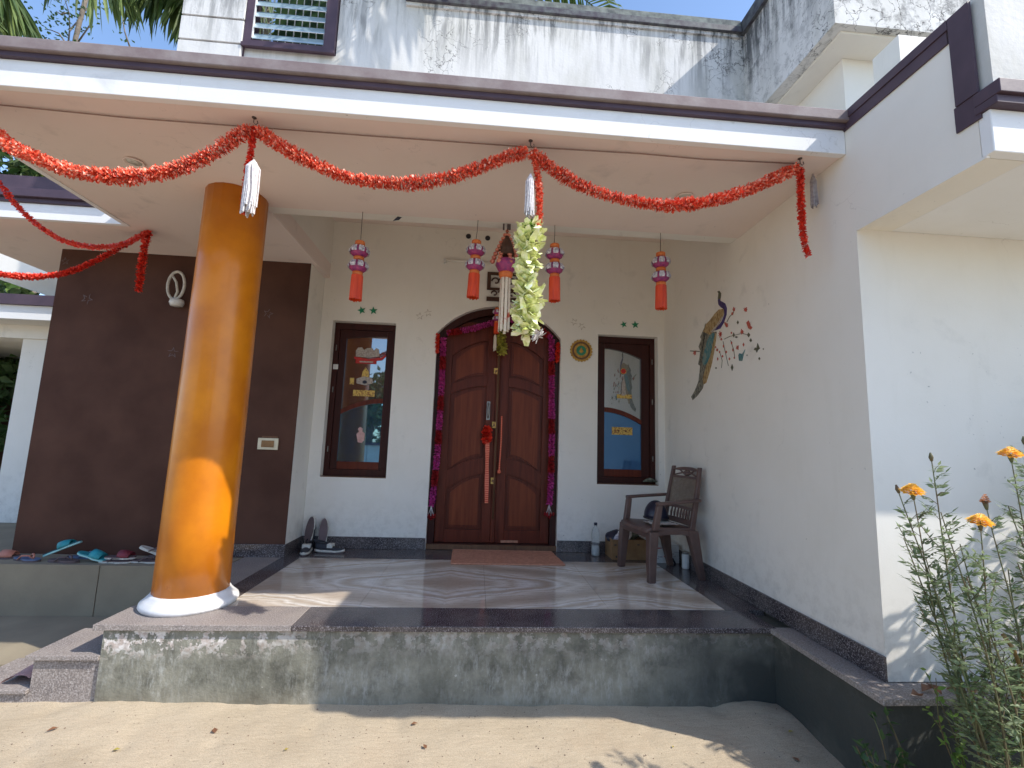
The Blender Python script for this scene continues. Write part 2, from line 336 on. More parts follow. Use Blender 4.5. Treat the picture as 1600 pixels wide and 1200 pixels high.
M['lan_o'] = pm('orange_lantern_card', (.70, .20, .05), (.62, .14, .03), .5, 20)
M['lan_m'] = pm('magenta_lantern_paper', (.42, .05, .17), (.20, .03, .14), .5, 45)
M['lan_w'] = pm('patterned_white_panel', (.70, .69, .72), (.25, .22, .30), .5, 60)
M['lan_t'] = pm('orange_red_fringe', (.80, .09, .02), (.62, .05, .012), .35, 60, stretch=(1, 1, .1))
M['cream'] = pm('cream_cloth_strip', (.70, .62, .5), (.55, .1, .06), .7, 7, lo=.52, hi=.56)
M['bead'] = petals('coral_beads', [(.5, .09, .05), (.65, .25, .15), (.45, .05, .05)], .4, 60)
M['gold'] = pm('matte_gold', (.55, .33, .06), (.35, .18, .03), .45, 40, 120, .5, metal=.3)
M['green_s'] = pm('green_foil', (.02, .25, .12), (.01, .16, .08), .35, 20)
M['faint'] = pm('faded_star_print', (.52, .47, .40), (.44, .38, .32), .8, 20)
M['faint_d'] = pm('grey_star_print', (.15, .11, .11), (.11, .08, .08), .7, 20)
M['carved'] = wood('dark_carved_wood', (.09, .045, .03), (.05, .025, .018), .5, 0)
M['plastic'] = pm('brown_moulded_plastic', (.135, .082, .068), (.105, .06, .05), .38, 10, 60, .05, .002)
M['cane'] = pm('brown_cane_plastic', (.30, .235, .18), (.22, .17, .13), .5, 30)
M['black'] = pm('black_rubber', (.015, .016, .022), (.025, .025, .03), .5, 30)
M['navy'] = pm('navy_shell', (.010, .013, .030), (.016, .018, .04), .35, 10)
M['shoe'] = pm('dark_mesh_fabric', (.022, .024, .032), (.035, .036, .045), .8, 80, 300, .5, .002)
M['sole'] = pm('off_white_rubber', (.62, .60, .54), (.45, .43, .38), .6, 30)
M['mat'] = pm('terracotta_doormat_fibre', (.62, .30, .19), (.48, .21, .13), .95, 40, 300, .9, .006)
M['card'] = pm('brown_cardboard', (.30, .17, .075), (.22, .12, .05), .8, 12)
M['white_p'] = pm('white_plastic', (.72, .72, .70), (.6, .6, .58), .4, 12)
M['ivory'] = pm('ivory_switch_plastic', (.70, .64, .48), (.6, .54, .4), .4, 12)
M['steel'] = pm('dull_steel', (.35, .34, .32), (.25, .24, .23), .4, 30, metal=.8)
M['iron'] = pm('dark_iron_wire', (.06, .05, .05), (.1, .07, .06), .6, 30)
M['wire'] = pm('brown_cable', (.30, .20, .16), (.24, .16, .13), .7, 30)
M['teal'] = pm('teal_foam_rubber', (.02, .30, .34), (.015, .22, .26), .55, 12)
M['teal2'] = pm('deep_teal_rubber', (.01, .09, .12), (.01, .07, .1), .6, 12)
M['tealrim'] = pm('mint_sole_edge', (.35, .62, .6), (.25, .5, .5), .6, 12)
M['slate'] = pm('mauve_brown_foam', (.13, .09, .095), (.10, .07, .07), .7, 12)
M['maroonf'] = pm('maroon_strap', (.20, .02, .035), (.14, .015, .025), .6, 12)
M['salmon'] = pm('salmon_leather', (.50, .20, .14), (.40, .15, .10), .6, 12)
M['blues'] = pm('dusty_blue_rubber', (.12, .18, .30), (.1, .14, .24), .6, 12)
M['sticker_y'] = pm('yellow_glyph_sticker', (.66, .45, .10), (.30, .12, .03), .5, 70, lo=.5, hi=.56)
M['sticker_w'] = pm('pale_embossed_sticker', (.50, .44, .38), (.30, .25, .22), .5, 60)
M['sticker_r'] = pm('red_sticker', (.55, .02, .012), (.42, .015, .01), .4, 20)
M['sticker_p'] = pm('pink_sticker', (.62, .38, .34), (.5, .28, .26), .5, 30)
M['stem'] = pm('green_brown_stem', (.11, .13, .05), (.14, .09, .045), .7, 12)
M['stem_y'] = pm('ochre_stem', (.32, .20, .06), (.22, .12, .04), .6, 9)
M['twig'] = pm('dry_twig', (.16, .11, .075), (.1, .07, .05), .9, 20)
M['leaf'] = leaf_mat('marigold_leaf', (.17, .24, .10), (.30, .36, .21), 9, .45)
M['leaf_b'] = leaf_mat('bright_weed_leaf', (.14, .27, .04), (.24, .36, .08), 9, .45)
M['leaf_d'] = leaf_mat('dark_shrub_leaf', (.025, .07, .02), (.06, .12, .03))
M['palm'] = leaf_mat('palm_leaflet', (.05, .10, .022), (.12, .16, .05), 3)
M['palm_l'] = leaf_mat('sunlit_palm_leaflet', (.20, .26, .08), (.12, .18, .05), 5)
M['dead'] = leaf_mat('dead_leaf', (.30, .15, .08), (.20, .09, .05), 15)
M['dead_y'] = leaf_mat('yellow_fallen_leaf', (.5, .42, .08), (.4, .3, .06), 15)
M['flower'] = petals('orange_marigold_petals', [(.82, .32, .004), (.88, .45, .006), (.88, .52, .012)], .6, 60)
M['flower_d'] = petals('rusty_marigold_petals', [(.45, .12, .01), (.6, .2, .02)], .6, 60)
M['bark'] = pm('grey_bark', (.20, .16, .12), (.12, .10, .08), .9, 14, 40, .6)
M['block'] = pm('compound_wall_plaster', (.66, .67, .66), (.55, .54, .52), .9, 2, 30, .3)
M['stone'] = pm('grey_green_stone', (.22, .23, .17), (.06, .07, .05), .9, 25, 60, .6)
# ================================================================== GROUND
def ground_z(x, y):
    s = min(1, max(0, (x+2)/4)); z = -.415-.055*s
    z += .012*noise.noise(Vector((x*.9, y*.9, 0)))+.008*noise.noise(Vector((x*4, y*4, 3)))+.004*noise.noise(Vector((x*17, y*17, 5)))-.012*max(0, noise.noise(Vector((x*7, y*5, 11)))-.25)*2
    z += .05*math.exp(-((x-1.75)**2+(y-2.8)**2)/.06)                  # sand heaped into the corner
    z += .008*math.exp(-((y-2.9)/.10)**2)*max(0, noise.noise(Vector((x*2.3, 0, 9)))+.2)
    return z
g = MB(); NX, NY = 210, 150; x0, x1, y0, y1 = -5.5, 2.6, 1.0, 4.6
vs = [(x0+(x1-x0)*i/NX, y0+(y1-y0)*j/NY, 0) for j in range(NY+1) for i in range(NX+1)]
vs = [(x, y, ground_z(x, y)) for x, y, _ in vs]
g.add(vs, [(j*(NX+1)+i, j*(NX+1)+i+1, (j+1)*(NX+1)+i+1, (j+1)*(NX+1)+i) for j in range(NY) for i in range(NX)], True)
n0 = len(g.v); R = 900
o = [(-R,-R),(R,-R),(R,R),(-R,R)]; ii = [(x0,y0),(x1,y0),(x1,y1),(x0,y1)]
g.add([(a, b, -.50) for a, b in o]+[(a, b, -.50) for a, b in ii]+[(a, b, -.40) for a, b in ii], [(0,1,5,4),(1,2,6,5),(2,3,7,6),(3,0,4,7),(4,5,9,8),(5,6,10,9),(6,7,11,10),(7,4,8,11)])
struct('ground', g, M['sand'])

# ================================================================== HOUSE
HOUSE = thing('house', (0, 4, -.45), 'white single-fronted house with brown trim, granite porch and carved double door', 'house')
H = HOUSE
YB, YR = 4.9, 5.02            # back wall face and window/door plane
def hp(name, mb, mat, label=None, bevel=0, parent=None): return obj(name, mb, mat, parent or H, label, bevel)
# --- back wall with openings
W1 = (-1.568, -.910, .692, 2.318); W2 = (1.280, 1.950, .695, 2.313); DR = (-.472, .866, 0, 2.238, 2.565)
def arch_pts(n=24, grow=0):
    xa, xb, _, zs, zt = DR; w = (xb-xa)/2; h = zt-zs; r = (w*w+h*h)/(2*h); cx = (xa+xb)/2; cz = zt-r
    a = math.asin(w/r); return [(cx+(r+grow)*sin(-a+2*a*i/n), cz+(r+grow)*cos(-a+2*a*i/n)) for i in range(n+1)]
AP = arch_pts()
bw = MB(); T0, T1, ZT = YB, YB+.22, 3.42
bw.box((-1.69, T0, 0), (W1[0], T1, ZT)); bw.box((W1[0], T0, 0), (W1[1], T1, W1[2])); bw.box((W1[0], T0, W1[3]), (W1[1], T1, ZT))
bw.box((W1[1], T0, 0), (DR[0], T1, ZT)); bw.box((DR[1], T0, 0), (W2[0], T1, ZT))
bw.box((W2[0], T0, 0), (W2[1], T1, W2[2])); bw.box((W2[0], T0, W2[3]), (W2[1], T1, ZT)); bw.box((W2[1], T0, 0), (2.02, T1, ZT))
for i in range(len(AP)-1):
    (xa, za), (xb, zb) = AP[i], AP[i+1]
    bw.prism([(xa, za), (xb, zb), (xb, ZT), (xa, ZT)], 1, T0, T1)
hp('wall', bw, M['wall'])
# dark interior stop behind the openings
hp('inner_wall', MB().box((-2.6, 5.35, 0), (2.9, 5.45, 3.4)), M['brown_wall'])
# --- return wall left of window, brown feature wall
hp('return_wall', MB().box((-1.90, 4.504, 0), (-1.692, 5.12, 3.42)), M['wall'])
hp('feature_wall', MB().box((-3.99, 4.5, -.45), (-1.905, 7.2, 2.775)).box((-1.905, 4.5, -.1), (-1.694, 4.502, 2.775)), M['brown_wall'], 'chocolate brown feature wall')
# --- wing on the right: side wall (X=2.02), front wall, canopy, parapet
sw = MB(); XW = 2.02
sw.prism([(2.257, 0), (5.2, 0), (5.2, 3.55), (3.40, 3.55), (3.40, 3.0), (1.62, 3.0), (1.62, 2.304), (2.257, 2.304)], 0, XW, XW+.2)
hp('side_wall', sw, M['wall'])
hp('front_wall', MB().box((XW+.2, 2.257, 0), (6.5, 2.45, 2.35)), M['wall'])
cn = MB().box((XW+.201, 1.572, 2.304), (6.5, 2.256, 2.49)).box((XW+.0, 1.572, 2.304), (XW+.2, 1.619, 2.49))
hp('canopy', cn, M['fascia'], bevel=.004)
hp('canopy_drip_groove', MB().box((XW-.004, 1.60, 2.292), (XW+.012, 2.25, 2.303)), M['wall'])
hp('canopy_roof', MB().box((XW+.25, 1.60, 2.491), (6.5, 5.2, 2.56)), M['moss'])
hp('coping', MB().box((XW-.012, 1.535, 2.49), (6.5, 1.62, 2.525)).box((XW-.012, 1.52, 2.526), (6.5, 1.62, 2.585)), M['brown_trim'], bevel=.003)
hp('parapet_pier', MB().box((XW+.012, 1.56, 2.586), (XW+.235, 1.619, 3.03)).box((XW+.201, 1.62, 2.56), (XW+.235, 2.3, 3.0)), M['weather'], 'stained raised parapet pier')
tb = MB()      # brown border on the wing side wall
tb.box((XW-.016, 1.69, 2.965), (XW-.001, 2.33, 3.012)).box((XW-.009, 1.70, 2.905), (XW-.001, 2.32, 2.964))
tb.box((XW-.014, 1.60, 2.586), (XW-.001, 1.689, 3.012)).box((XW-.009, 1.60, 2.47), (XW-.001, 1.70, 2.585))
tb.box((XW-.01, 1.62, 3.001), (XW+.2, 2.33, 3.012))
hp('wall_border', tb, M['brown_trim'])
# --- wing plinth, ledge, skirting
hp('wing_plinth', MB().box((1.895, 2.135, -.7), (6.5, 5.2, -.032)), M['plinth_w'])
hp('granite_ledge', MB().box((1.86, 2.105, -.03), (2.6, 2.254, -.001)).box((1.86, 2.2545, -.03), (XW-.001, 2.93, -.001)), M['granite_r'], bevel=.003)
hp('ledge_back', MB().box((2.62, 2.12, -.04), (6.4, 2.25, -.003)), M['plinth'])
hp('skirting', MB().box((2.004, 2.25, 0), (XW-.001, 4.87, .115)), M['granite'], bevel=.002)
hp('skirting', MB().box((-1.69, 4.884, .001), (-.475, YB-.001, .114)), M['granite'], bevel=.002)
hp('skirting', MB().box((.868, 4.884, .001), (2.003, YB-.001, .114)), M['granite'], bevel=.002)
hp('skirting', MB().box((-1.704, 4.484, .0), (-1.688, 4.883, .112)).box((-2.6, 4.484, 0), (-1.7041, 4.499, .112)), M['granite'], bevel=.002)
# --- porch plinth, granite edge, floor
hp('plinth', MB().box((-2.05, 2.935, -.7), (1.894, 4.9, -.034)), M['plinth'])
hp('edge_slab', MB().box((-2.095, 2.91, -.032), (-1.02, 3.228, 0)), M['granite_r'] , bevel=.003)  # sunlit end of the edge, sunlight put into this paler granite
hp('edge_slab', MB().box((-1.018, 2.91, -.032), (1.9, 3.228, 0)), M['granite'], bevel=.003)
hp('floor_bed', MB().box((-2.0, 3.229, -.034), (2.02, 5.1, -.008)), M['granite'])
def tile(name, a, b, mat):
    return hp(name, MB().box((a[0], a[1], -.0075), (b[0], b[1], 0)), M[mat])
for k in range(4): tile('border_tile', (1.747, 3.23+.42*k), (2.002, 3.23+.42*k+.419), 'granite')
tile('border_tile', (-.55, 4.5), (.64, 4.885), 'granite'); tile('border_tile', (.642, 4.5), (1.745, 4.885), 'granite'); tile('border_tile', (-1.69, 4.5), (-.552, 4.885), 'granite')
tile('border_tile', (-1.71, 3.23), (-1.552, 4.498), 'granite')
for i in range(2): tile('side_tile', (-2.03, 3.23+i*.64), (-1.714, 3.23+i*.64+.638), 'granite_r')
mx = [-1.55, -.72, .108, .936, 1.745]; my = [3.23, 3.655, 4.08, 4.498]
for i in range(4):
    for j in range(3): tile('marble_tile', (mx[i], my[j]), (mx[i+1]-.0018, my[j+1]-.0018), 'marble')
# --- steps on the left
hp('step', MB().box((-2.405, 2.95, -.7), (-2.052, 3.31, -.197)), M['granite_r'])
hp('step_tread', MB().box((-2.435, 2.925, -.196), (-2.052, 3.32, -.17)), M['granite_r'], bevel=.003)
hp('step', MB().box((-2.75, 2.951, -.7), (-2.4055, 3.31, -.372)), M['granite_r'])
hp('step_tread', MB().box((-2.80, 2.93, -.371), (-2.407, 3.325, -.35)), M['granite_r'], bevel=.003)
# --- left ledge under the brown wall
hp('left_ledge', MB().box((-3.0, 4.16, -.7), (-2.052, 4.499, -.006)), M['plinth_l'])
struct('shade_sheet', MB().box((-9, 3.335, -.6), (-2.06, 4.15, -.395)), M['plinth_l'])  # added dark sheet over the sand, its tone stands in for shade
hp('left_ledge', MB().box((-9, 4.155, -.7), (-3.004, 4.499, -.004)).box((-9, 4.4995, -.7), (-4.0, 7.2, -.004)), M['plinth_l'])
# --- porch roof slab: front strip, left part, recess
ps = MB().box((-2.95, 2.33, 2.775), (2.019, 3.39, 2.93)).box((-2.95, 3.3905, 2.775), (-1.64, 5.4, 2.93)).box((-4.75, 3.89, 2.775), (-2.951, 5.25, 2.93))
hp('porch_ceiling', ps, M['ceil'])
hp('fascia', MB().box((-2.95, 2.29, 2.768), (2.018, 2.329, 2.915)).box((-2.99, 2.29, 2.768), (-2.951, 3.85, 2.915)), M['fascia'], bevel=.003)
hp('fascia', MB().box((-4.80, 3.851, 2.768), (-2.952, 3.889, 2.90)), M['fascia'], bevel=.003)
hp('coping', MB().box((-3.03, 2.268, 2.916), (2.017, 2.40, 2.944)), M['brown_trim'], bevel=.003)
hp('coping_top', MB().box((-3.05, 2.245, 2.945), (2.017, 2.40, 3.008)), M['faded'], bevel=.005)
hp('coping', MB().box((-4.83, 3.83, 2.901), (-3.056, 3.95, 2.935)).box((-4.86, 3.80, 2.936), (-3.056, 3.95, 3.005)), M['brown_trim'], bevel=.003)
hp('roof_deck', MB().box((-2.95, 2.401, 2.931), (2.018, 3.389, 2.97)), M['moss'])
hp('recess_beam', MB().box((-1.64, 3.3905, 2.78), (2.019, 3.50, 3.42)).box((-1.75, 3.3905, 2.931), (-1.641, 4.9, 3.42)), M['wall'])
hp('recess_ceiling', MB().box((-1.75, 3.39, 3.421), (2.2, 5.12, 3.55)), M['ceil'])
# --- ceiling light rings
for (px, py) in ((210, 252), (1070, 306)):
    c = PZ(px, py, 2.774); l = MB().lathe([(.052, -.004), (.058, -.012), (.05, -.014), (.044, -.006)], c, 24)
    f = thing('ceiling_light', c, 'round flush spotlight ring in the porch ceiling '+('beyond the left garland swag' if px < 500 else 'just above the right garland swag'), 'ceiling light', 'spotlights in the porch ceiling')
    obj('ring', l, M['ceil'], f); obj('lens', MB().lathe([(.04, -.008), (.04, -.002)], c, 20), M['sole'], f)
# --- vent pipes in back wall
for (px, py) in ((732, 369), (762, 372), (843, 380)):
    c = PY(px, py, YB-.004); v = MB()
    ring = [(c.x+.028*cos(a*pi/8), c.z+.028*sin(a*pi/8)) for a in range(16)]
    v.prism(ring, 1, YB-.006, YB-.001); hp('vent_hole', v, M['black'])
# --- column
CX, CY = -1.79, 3.28
COLM = hp('column', MB().lathe([(.212, .085), (.209, .5), (.205, 1.4), (.2, 2.2), (.198, 2.774)], (CX, CY, 0), 20), M['orange'], 'glossy ochre round column')
ORG[COLM.name] = ORG[H.name]
cb = MB().lathe([(.262, .001), (.272, .018), (.268, .036), (.245, .055), (.226, .075), (.218, .088), (.15, .09)], (CX, CY, 0), 40)
obj('column_base', cb, M['base_white'], COLM, 'white flared column base')
# --- upper storey
YU = 4.9
uw = MB().box((-1.79, YU, 3.56), (3.30, YU+.2, 6.17)).box((-2.80, YU, 3.0), (-1.79, YU+.2, 5.40)).box((-2.9, YU, 3.0), (-2.801, YU+.2, 7.2)).box((-2.80, YU, 6.6), (-1.79, YU+.2, 7.2)).box((-1.79, YU, 6.171), (-1.05, YU+.2, 7.2))
hp('upper_wall', uw, M['weather'])
hp('upper_coping', MB().box((-1.04, YU-.06, 6.172), (3.02, YU+.25, 6.25)), M['dark_trim'], bevel=.004)
hp('upper_coping_top', MB().box((-1.04, YU-.045, 6.251), (3.02, YU+.25, 6.34)), M['moss'], bevel=.006)
hp('upper_parapet_string', MB().box((-1.04, YU-.025, 6.13), (3.02, YU-.001, 6.171)), M['weather'])
# grooved pier left of the louvre window, one slab per course
zc = [5.16, 5.40, 5.70, 5.985, 6.30, 6.6]
hp('pier_core', MB().box((-3.44, YU-.02, 3.0), (-2.79, YU+.25, 7.0)), M['brown_trim'])
for a, b in zip([4.85]+zc[:-1], zc): hp('pier_panel', MB().box((-3.47, YU-.06, a+.006), (-2.80, YU-.021, b-.016)), M['weather'], bevel=.004)
# louvre window
wf = hp('louvre_window', MB().box((-2.79, YU-.05, 5.40), (-1.80, YU+.05, 5.47)).box((-2.79, YU-.05, 5.47), (-2.71, YU+.05, 6.6)).box((-1.92, YU-.05, 5.47), (-1.80, YU+.05, 6.6)), M['brown_trim'], 'brown framed louvre window')
ORG[wf.name] = ORG[H.name]
obj('window_sill', MB().box((-2.80, YU-.075, 5.375), (-1.79, YU-.051, 5.418)), M['brown_trim'], wf)
for k in range(8):
    z = 5.49+.14*k; s = MB()
    s.prism([(YU-.045, z+.003), (YU-.040, z), (YU-.002, z+.095), (YU-.007, z+.098)], 0, -2.70, -1.925); obj('louvre_slat', s, M['louvre'], wf)
obj('slat_clip', MB().box((-2.72, YU-.045, 5.5), (-2.70, YU-.02, 6.6)), M['white_p'], wf)
for k in range(9): obj('grille_bar', MB().tube([(-2.66+.085*k, YU+.09, 5.47), (-2.66+.085*k, YU+.09, 6.6)], .006, 6), M['white_p'], wf)
hp('inner_wall', MB().box((-2.8, YU+.6, 5.2), (-1.8, YU+.65, 6.9)), M['leaf_d'])
# cantilever box of the upper wing
ub = MB(); z0 = 4.98
P0 = (3.06, 4.899); P1 = (3.09, 3.53)
ub.prism([P0, P1, (7, 3.53), (7, 4.899)], 2, z0, 5.62)
hp('upper_balcony', ub, M['weather'], 'crack stained balcony parapet')
hp('upper_coping', MB().prism([(3.09, 3.78), (3.08, 3.47), (4.47, 3.47), (4.47, 3.78)], 2, 5.621, 5.74), M['dark_trim'])
hp('balcony_parapet', MB().prism([(3.075, 4.899), (3.09, 3.9), (3.25, 3.9), (3.25, 4.899)], 2, 5.621, 6.17), M['weather'])
hp('upper_coping', MB().prism([(3.03, 4.9), (3.045, 3.87), (3.28, 3.87), (3.28, 4.9)], 2, 6.171, 6.34), M['dark_trim'])
hp('balcony_soffit', MB().box((3.2, 3.6, 4.955), (7, 4.89, 4.979)), M['wall'])
hp('upper_side_wall', MB().box((3.43, 3.86, 2.6), (7, 5.1, 4.954)), M['wall'])
hp('upper_block', MB().box((2.70, 1.95, 3.12), (3.6, 2.2, 3.42)), M['weather'])
hp('upper_block', MB().box((2.62, 2.5, 2.56), (3.6, 2.7, 3.8)), M['wall'])

# ------------------------------------------------------------------ windows
def window(w, flip):
    xa, xb, za, zb = w; y0, y1 = YR-.03, YR+.05
    lf, rt = (.125, .105) if not flip else (.105, .15)     # stiles incl. frame
    fr = MB().box((xa, y0, za), (xb, y1, za+.075)).box((xa, y0, zb-.07), (xb, y1, zb)).box((xa, y0, za+.075), (xa+.055, y1, zb-.07)).box((xb-.055, y0, za+.075), (xb, y1, zb-.07))
    f = hp('window', fr, M['wood_f'], 'brown wooden window with arched mid rail'); ORG[f.name] = ORG[H.name]
    ys0, ys1 = YR-.015, YR+.03
    A = xa+.056; B = xb-.056; za2 = za+.076; zb2 = zb-.071
    gx0, gx1 = xa+lf, xb-rt; gz0, gz1 = za+.155, zb-.13
    obj('sash_stile', MB().box((A, ys0, za2), (gx0, ys1, zb2)), M['wood_f'], f, bevel=.003)
    obj('sash_stile', MB().box((gx1, ys0, za2), (B, ys1, zb2)), M['wood_f'], f, bevel=.003)
    obj('sash_rail', MB().box((gx0, ys0, za2), (gx1, ys1, gz0)), M['wood'], f, bevel=.003)
    n = 10
    def arc(u):                                    # 0 high side .. 1 low side
        return -.13*u**1.9
    def us(i): u = i/n; return u if flip else 1-u
    tp = [(gx0+(gx1-gx0)*i/n, gz1+arc(us(i))*(.8 if flip else .25)) for i in range(n+1)]
    obj('sash_rail', MB().prism([(gx0, zb2)]+tp+[(gx1, zb2)], 1, ys0, ys1), M['wood_f'], f)
    mz = za+.795
    m1 = [(gx0+(gx1-gx0)*i/n, mz+.03+arc(us(i))) for i in range(n+1)]; m0 = [(x, z-.05) for x, z in m1]
    md = MB()
    for i in range(n): md.prism([m0[i], m0[i+1], m1[i+1], m1[i]], 1, ys0-.004, ys1)
    obj('mid_rail', md, M['wood'], f)
    gm = ('glass_r', 'glass_d') if not flip else ('glass_g', 'glass_b')
    obj('pane', MB().prism([(gx0, m1[0][1]-.02), (gx0, tp[0][1]+.01)]+[(gx1, tp[-1][1]+.01), (gx1, m1[-1][1]-.02)] if 0 else [(gx0, za+.5), (gx1, za+.5), (gx1, zb2), (gx0, zb2)], 1, YR+.008, YR+.012), M[gm[0]], f, 'upper pane')
    obj('pane', MB().box((gx0, YR+.006, za2), (gx1, YR+.0075, mz+.03)) if 0 else low_pane(gx0, gx1, za2, m0, m1), M[gm[1]], f, 'lower pane')
    obj('window_sill', MB().box((xa, YB+.01, za-.0), (xb, y0-.002, za+.008)), M['sill_wood'], f)
    hx = xa+.03 if not flip else xb-.03
    for z in (za+.28, za+.9, za+1.35): obj('hinge', MB().tube([(hx, y0-.004, z-.03), (hx, y0-.004, z+.03)], .006, 6), M['steel'], f)
    return f, gx0, gx1
def low_pane(gx0, gx1, z0, m0, m1):
    pts = [(gx0, z0), (gx1, z0)]+[((a[0]), (a[1]+b[1])/2) for a, b in zip(m0, m1)][::-1]
    return MB().prism(pts, 1, YR+.0025, YR+.0065)
win1, a1, b1 = window(W1, False); win2, a2, b2 = window(W2, True)
YS = YR+.004
def disc(px, py, r, y, n=16, d=.003, sx=1):
    c = PY(px, py, y); return MB().prism([(c.x+r*sx*cos(2*pi*i/n), c.z+r*sin(2*pi*i/n)) for i in range(n)], 1, y-d, y)
def rect(px0, py0, px1, py1, y, d=.003):
    a, b = PY(px0, py0, y), PY(px1, py1, y); return MB().box((a.x, y-d, a.z), (b.x, y, b.z))
def poly(pts, y, d=.003):
    q = [PY(*p, y) for p in pts]; return MB().prism([(v.x, v.z) for v in q], 1, y-d, y)
# stickers on the left window
obj('sticker', poly([(556,557),(556,548),(560,543),(566,543),(569,547),(574,544),(582,544),(584,548),(588,544),(592,546),(593,557),(576,559)], YS), M['sticker_w'], win1, 'pale embossed sticker of three rounded heads and shoulders')
obj('sticker', poly([(553,557),(575,561),(596,559),(603,554),(603,557),(597,563),(575,565),(554,561)], YS-.001), M['sticker_r'], win1, 'curved red banner sticker')
obj('sticker', rect(556, 562, 588, 569, YS), M['sticker_r'], win1, 'red label sticker with pale print')
obj('print', rect(562, 564, 583, 567, YS-.004), M['sticker_w'], win1)
obj('sticker', poly([(564,593),(567,580),(571,574),(576,580),(577,594)], YS), M['sticker_y'], win1, 'yellow cone shaped sticker')
obj('sticker', poly([(557,599),(557,592),(562,590),(570,588),(577,590),(582,592),(583,599),(570,602)], YS-.001), M['sticker_w'], win1, 'small pale sticker with dark bowl')
obj('sticker', disc(570, 597, .018, YS-.005, sx=1.3), M['navy'], win1)
obj('sticker', rect(547, 590, 553, 601, YS), M['sticker_y'], win1, 'narrow yellow sticker')
obj('sticker', rect(552, 609, 585, 620, YS), M['sticker_y'], win1, 'yellow rectangular sticker of small glyphs')
obj('sticker', poly([(559,670),(563,667),(567,670),(566,674),(570,677),(569,688),(565,692),(559,691),(557,678),(561,674)], YS), M['sticker_p'], win1, 'pink bottle shaped sticker')
obj('sticker', rect(521, 569, 528, 577, YR-.031), M['white_p'], win1, 'small white tag')
# right window
obj('sticker', disc(974, 580, .034, YS-.002), M['sticker_y'], win2, 'round sticker with gold rim')
obj('print', disc(974, 580, .028, YS-.0055), M['sticker_r'], win2)
obj('sticker', rect(964, 616, 987, 623, YS-.002), M['sticker_y'], win2, 'small yellow sticker')
obj('sticker', poly([(971,618),(971,598),(975,592),(977,600),(977,618)], YS-.006), M['sticker_w'], win2, 'pale candle shaped sticker')
obj('sticker', rect(956, 667, 988, 680, YS-.002), M['sticker_y'], win2, 'yellow rectangular sticker of brown glyphs')
yy = YS-.0056
for k, px in enumerate((961, 966.5, 972, 977.5, 983.5)):
    c = PY(px, 673.5+(px-972)*.03, yy); r = .0125
    if k == 0: b = MB().box((c.x-.012, yy-.001, c.z+.008), (c.x+.012, yy, c.z+.013)).box((c.x-.01, yy-.001, c.z-.002), (c.x+.01, yy, c.z+.003)).box((c.x-.012, yy-.001, c.z-.013), (c.x+.012, yy, c.z-.008))
    elif k == 1: b = MB().prism([(c.x, c.z-r), (c.x+r, c.z), (c.x, c.z+r), (c.x-r, c.z)], 1, yy-.001, yy)
    elif k == 2: b = MB().box((c.x-.002, yy-.001, c.z-r), (c.x+.002, yy, c.z+r)).box((c.x-.007, yy-.001, c.z-r), (c.x+.007, yy, c.z-r+.003))
    elif k == 3: b = MB().prism([(c.x, c.z-r), (c.x+r, c.z+.002), (c.x+.006, c.z+r), (c.x, c.z+.006), (c.x-.006, c.z+r), (c.x-r, c.z+.002)], 1, yy-.001, yy)
    else: b = MB().box((c.x-.01, yy-.001, c.z+.006), (c.x+.01, yy, c.z+.011)).box((c.x+.005, yy-.001, c.z-r), (c.x+.009, yy, c.z+.006)).box((c.x-.009, yy-.001, c.z-r), (c.x-.005, yy, c.z+.0))
    obj('glyph', b, M['wood'], win2)
# ------------------------------------------------------------------ double door
DF = hp('door_frame', MB().box((DR[0], 4.97, .012), (-.402, 5.1, 2.25)).box((.798, 4.97, .012), (DR[1], 5.1, 2.25)).box((-.402, 4.95, .0), (.798, 5.1, .055)), M['wood_f'], 'dark arched door frame'); ORG[DF.name] = ORG[H.name]
hd = MB(); inner = [(x, z) for x, z in arch_pts(24, -.075)]
lo = arch_pts(24, 0)
for i in range(24): hd.prism([inner[i], inner[i+1], lo[i+1], lo[i]], 1, 4.975, 5.1)
obj('frame_head', hd, M['wood_f'], DF)
obj('transom_board', MB().prism([(-.41, 2.12), (.80, 2.12)]+[(x, z) for x, z in arch_pts(24, -.03)][::-1], 1, 5.055, 5.12), M['wood_f'], DF)
obj('threshold', MB().box((DR[0]+.002, 4.915, .001), (DR[1]-.002, 4.949, .05)), M['sill_wood'], DF)
def ztop(x):
    xa, xb, _, zs, zt = DR; w = (xb-xa)/2; h = zt-zs; r = (w*w+h*h)/(2*h)-.08; cx = (xa+xb)/2; cz = zt-r-.08
    return min(2.40, cz+sqrt(max(0, r*r-(x-cx)**2)))
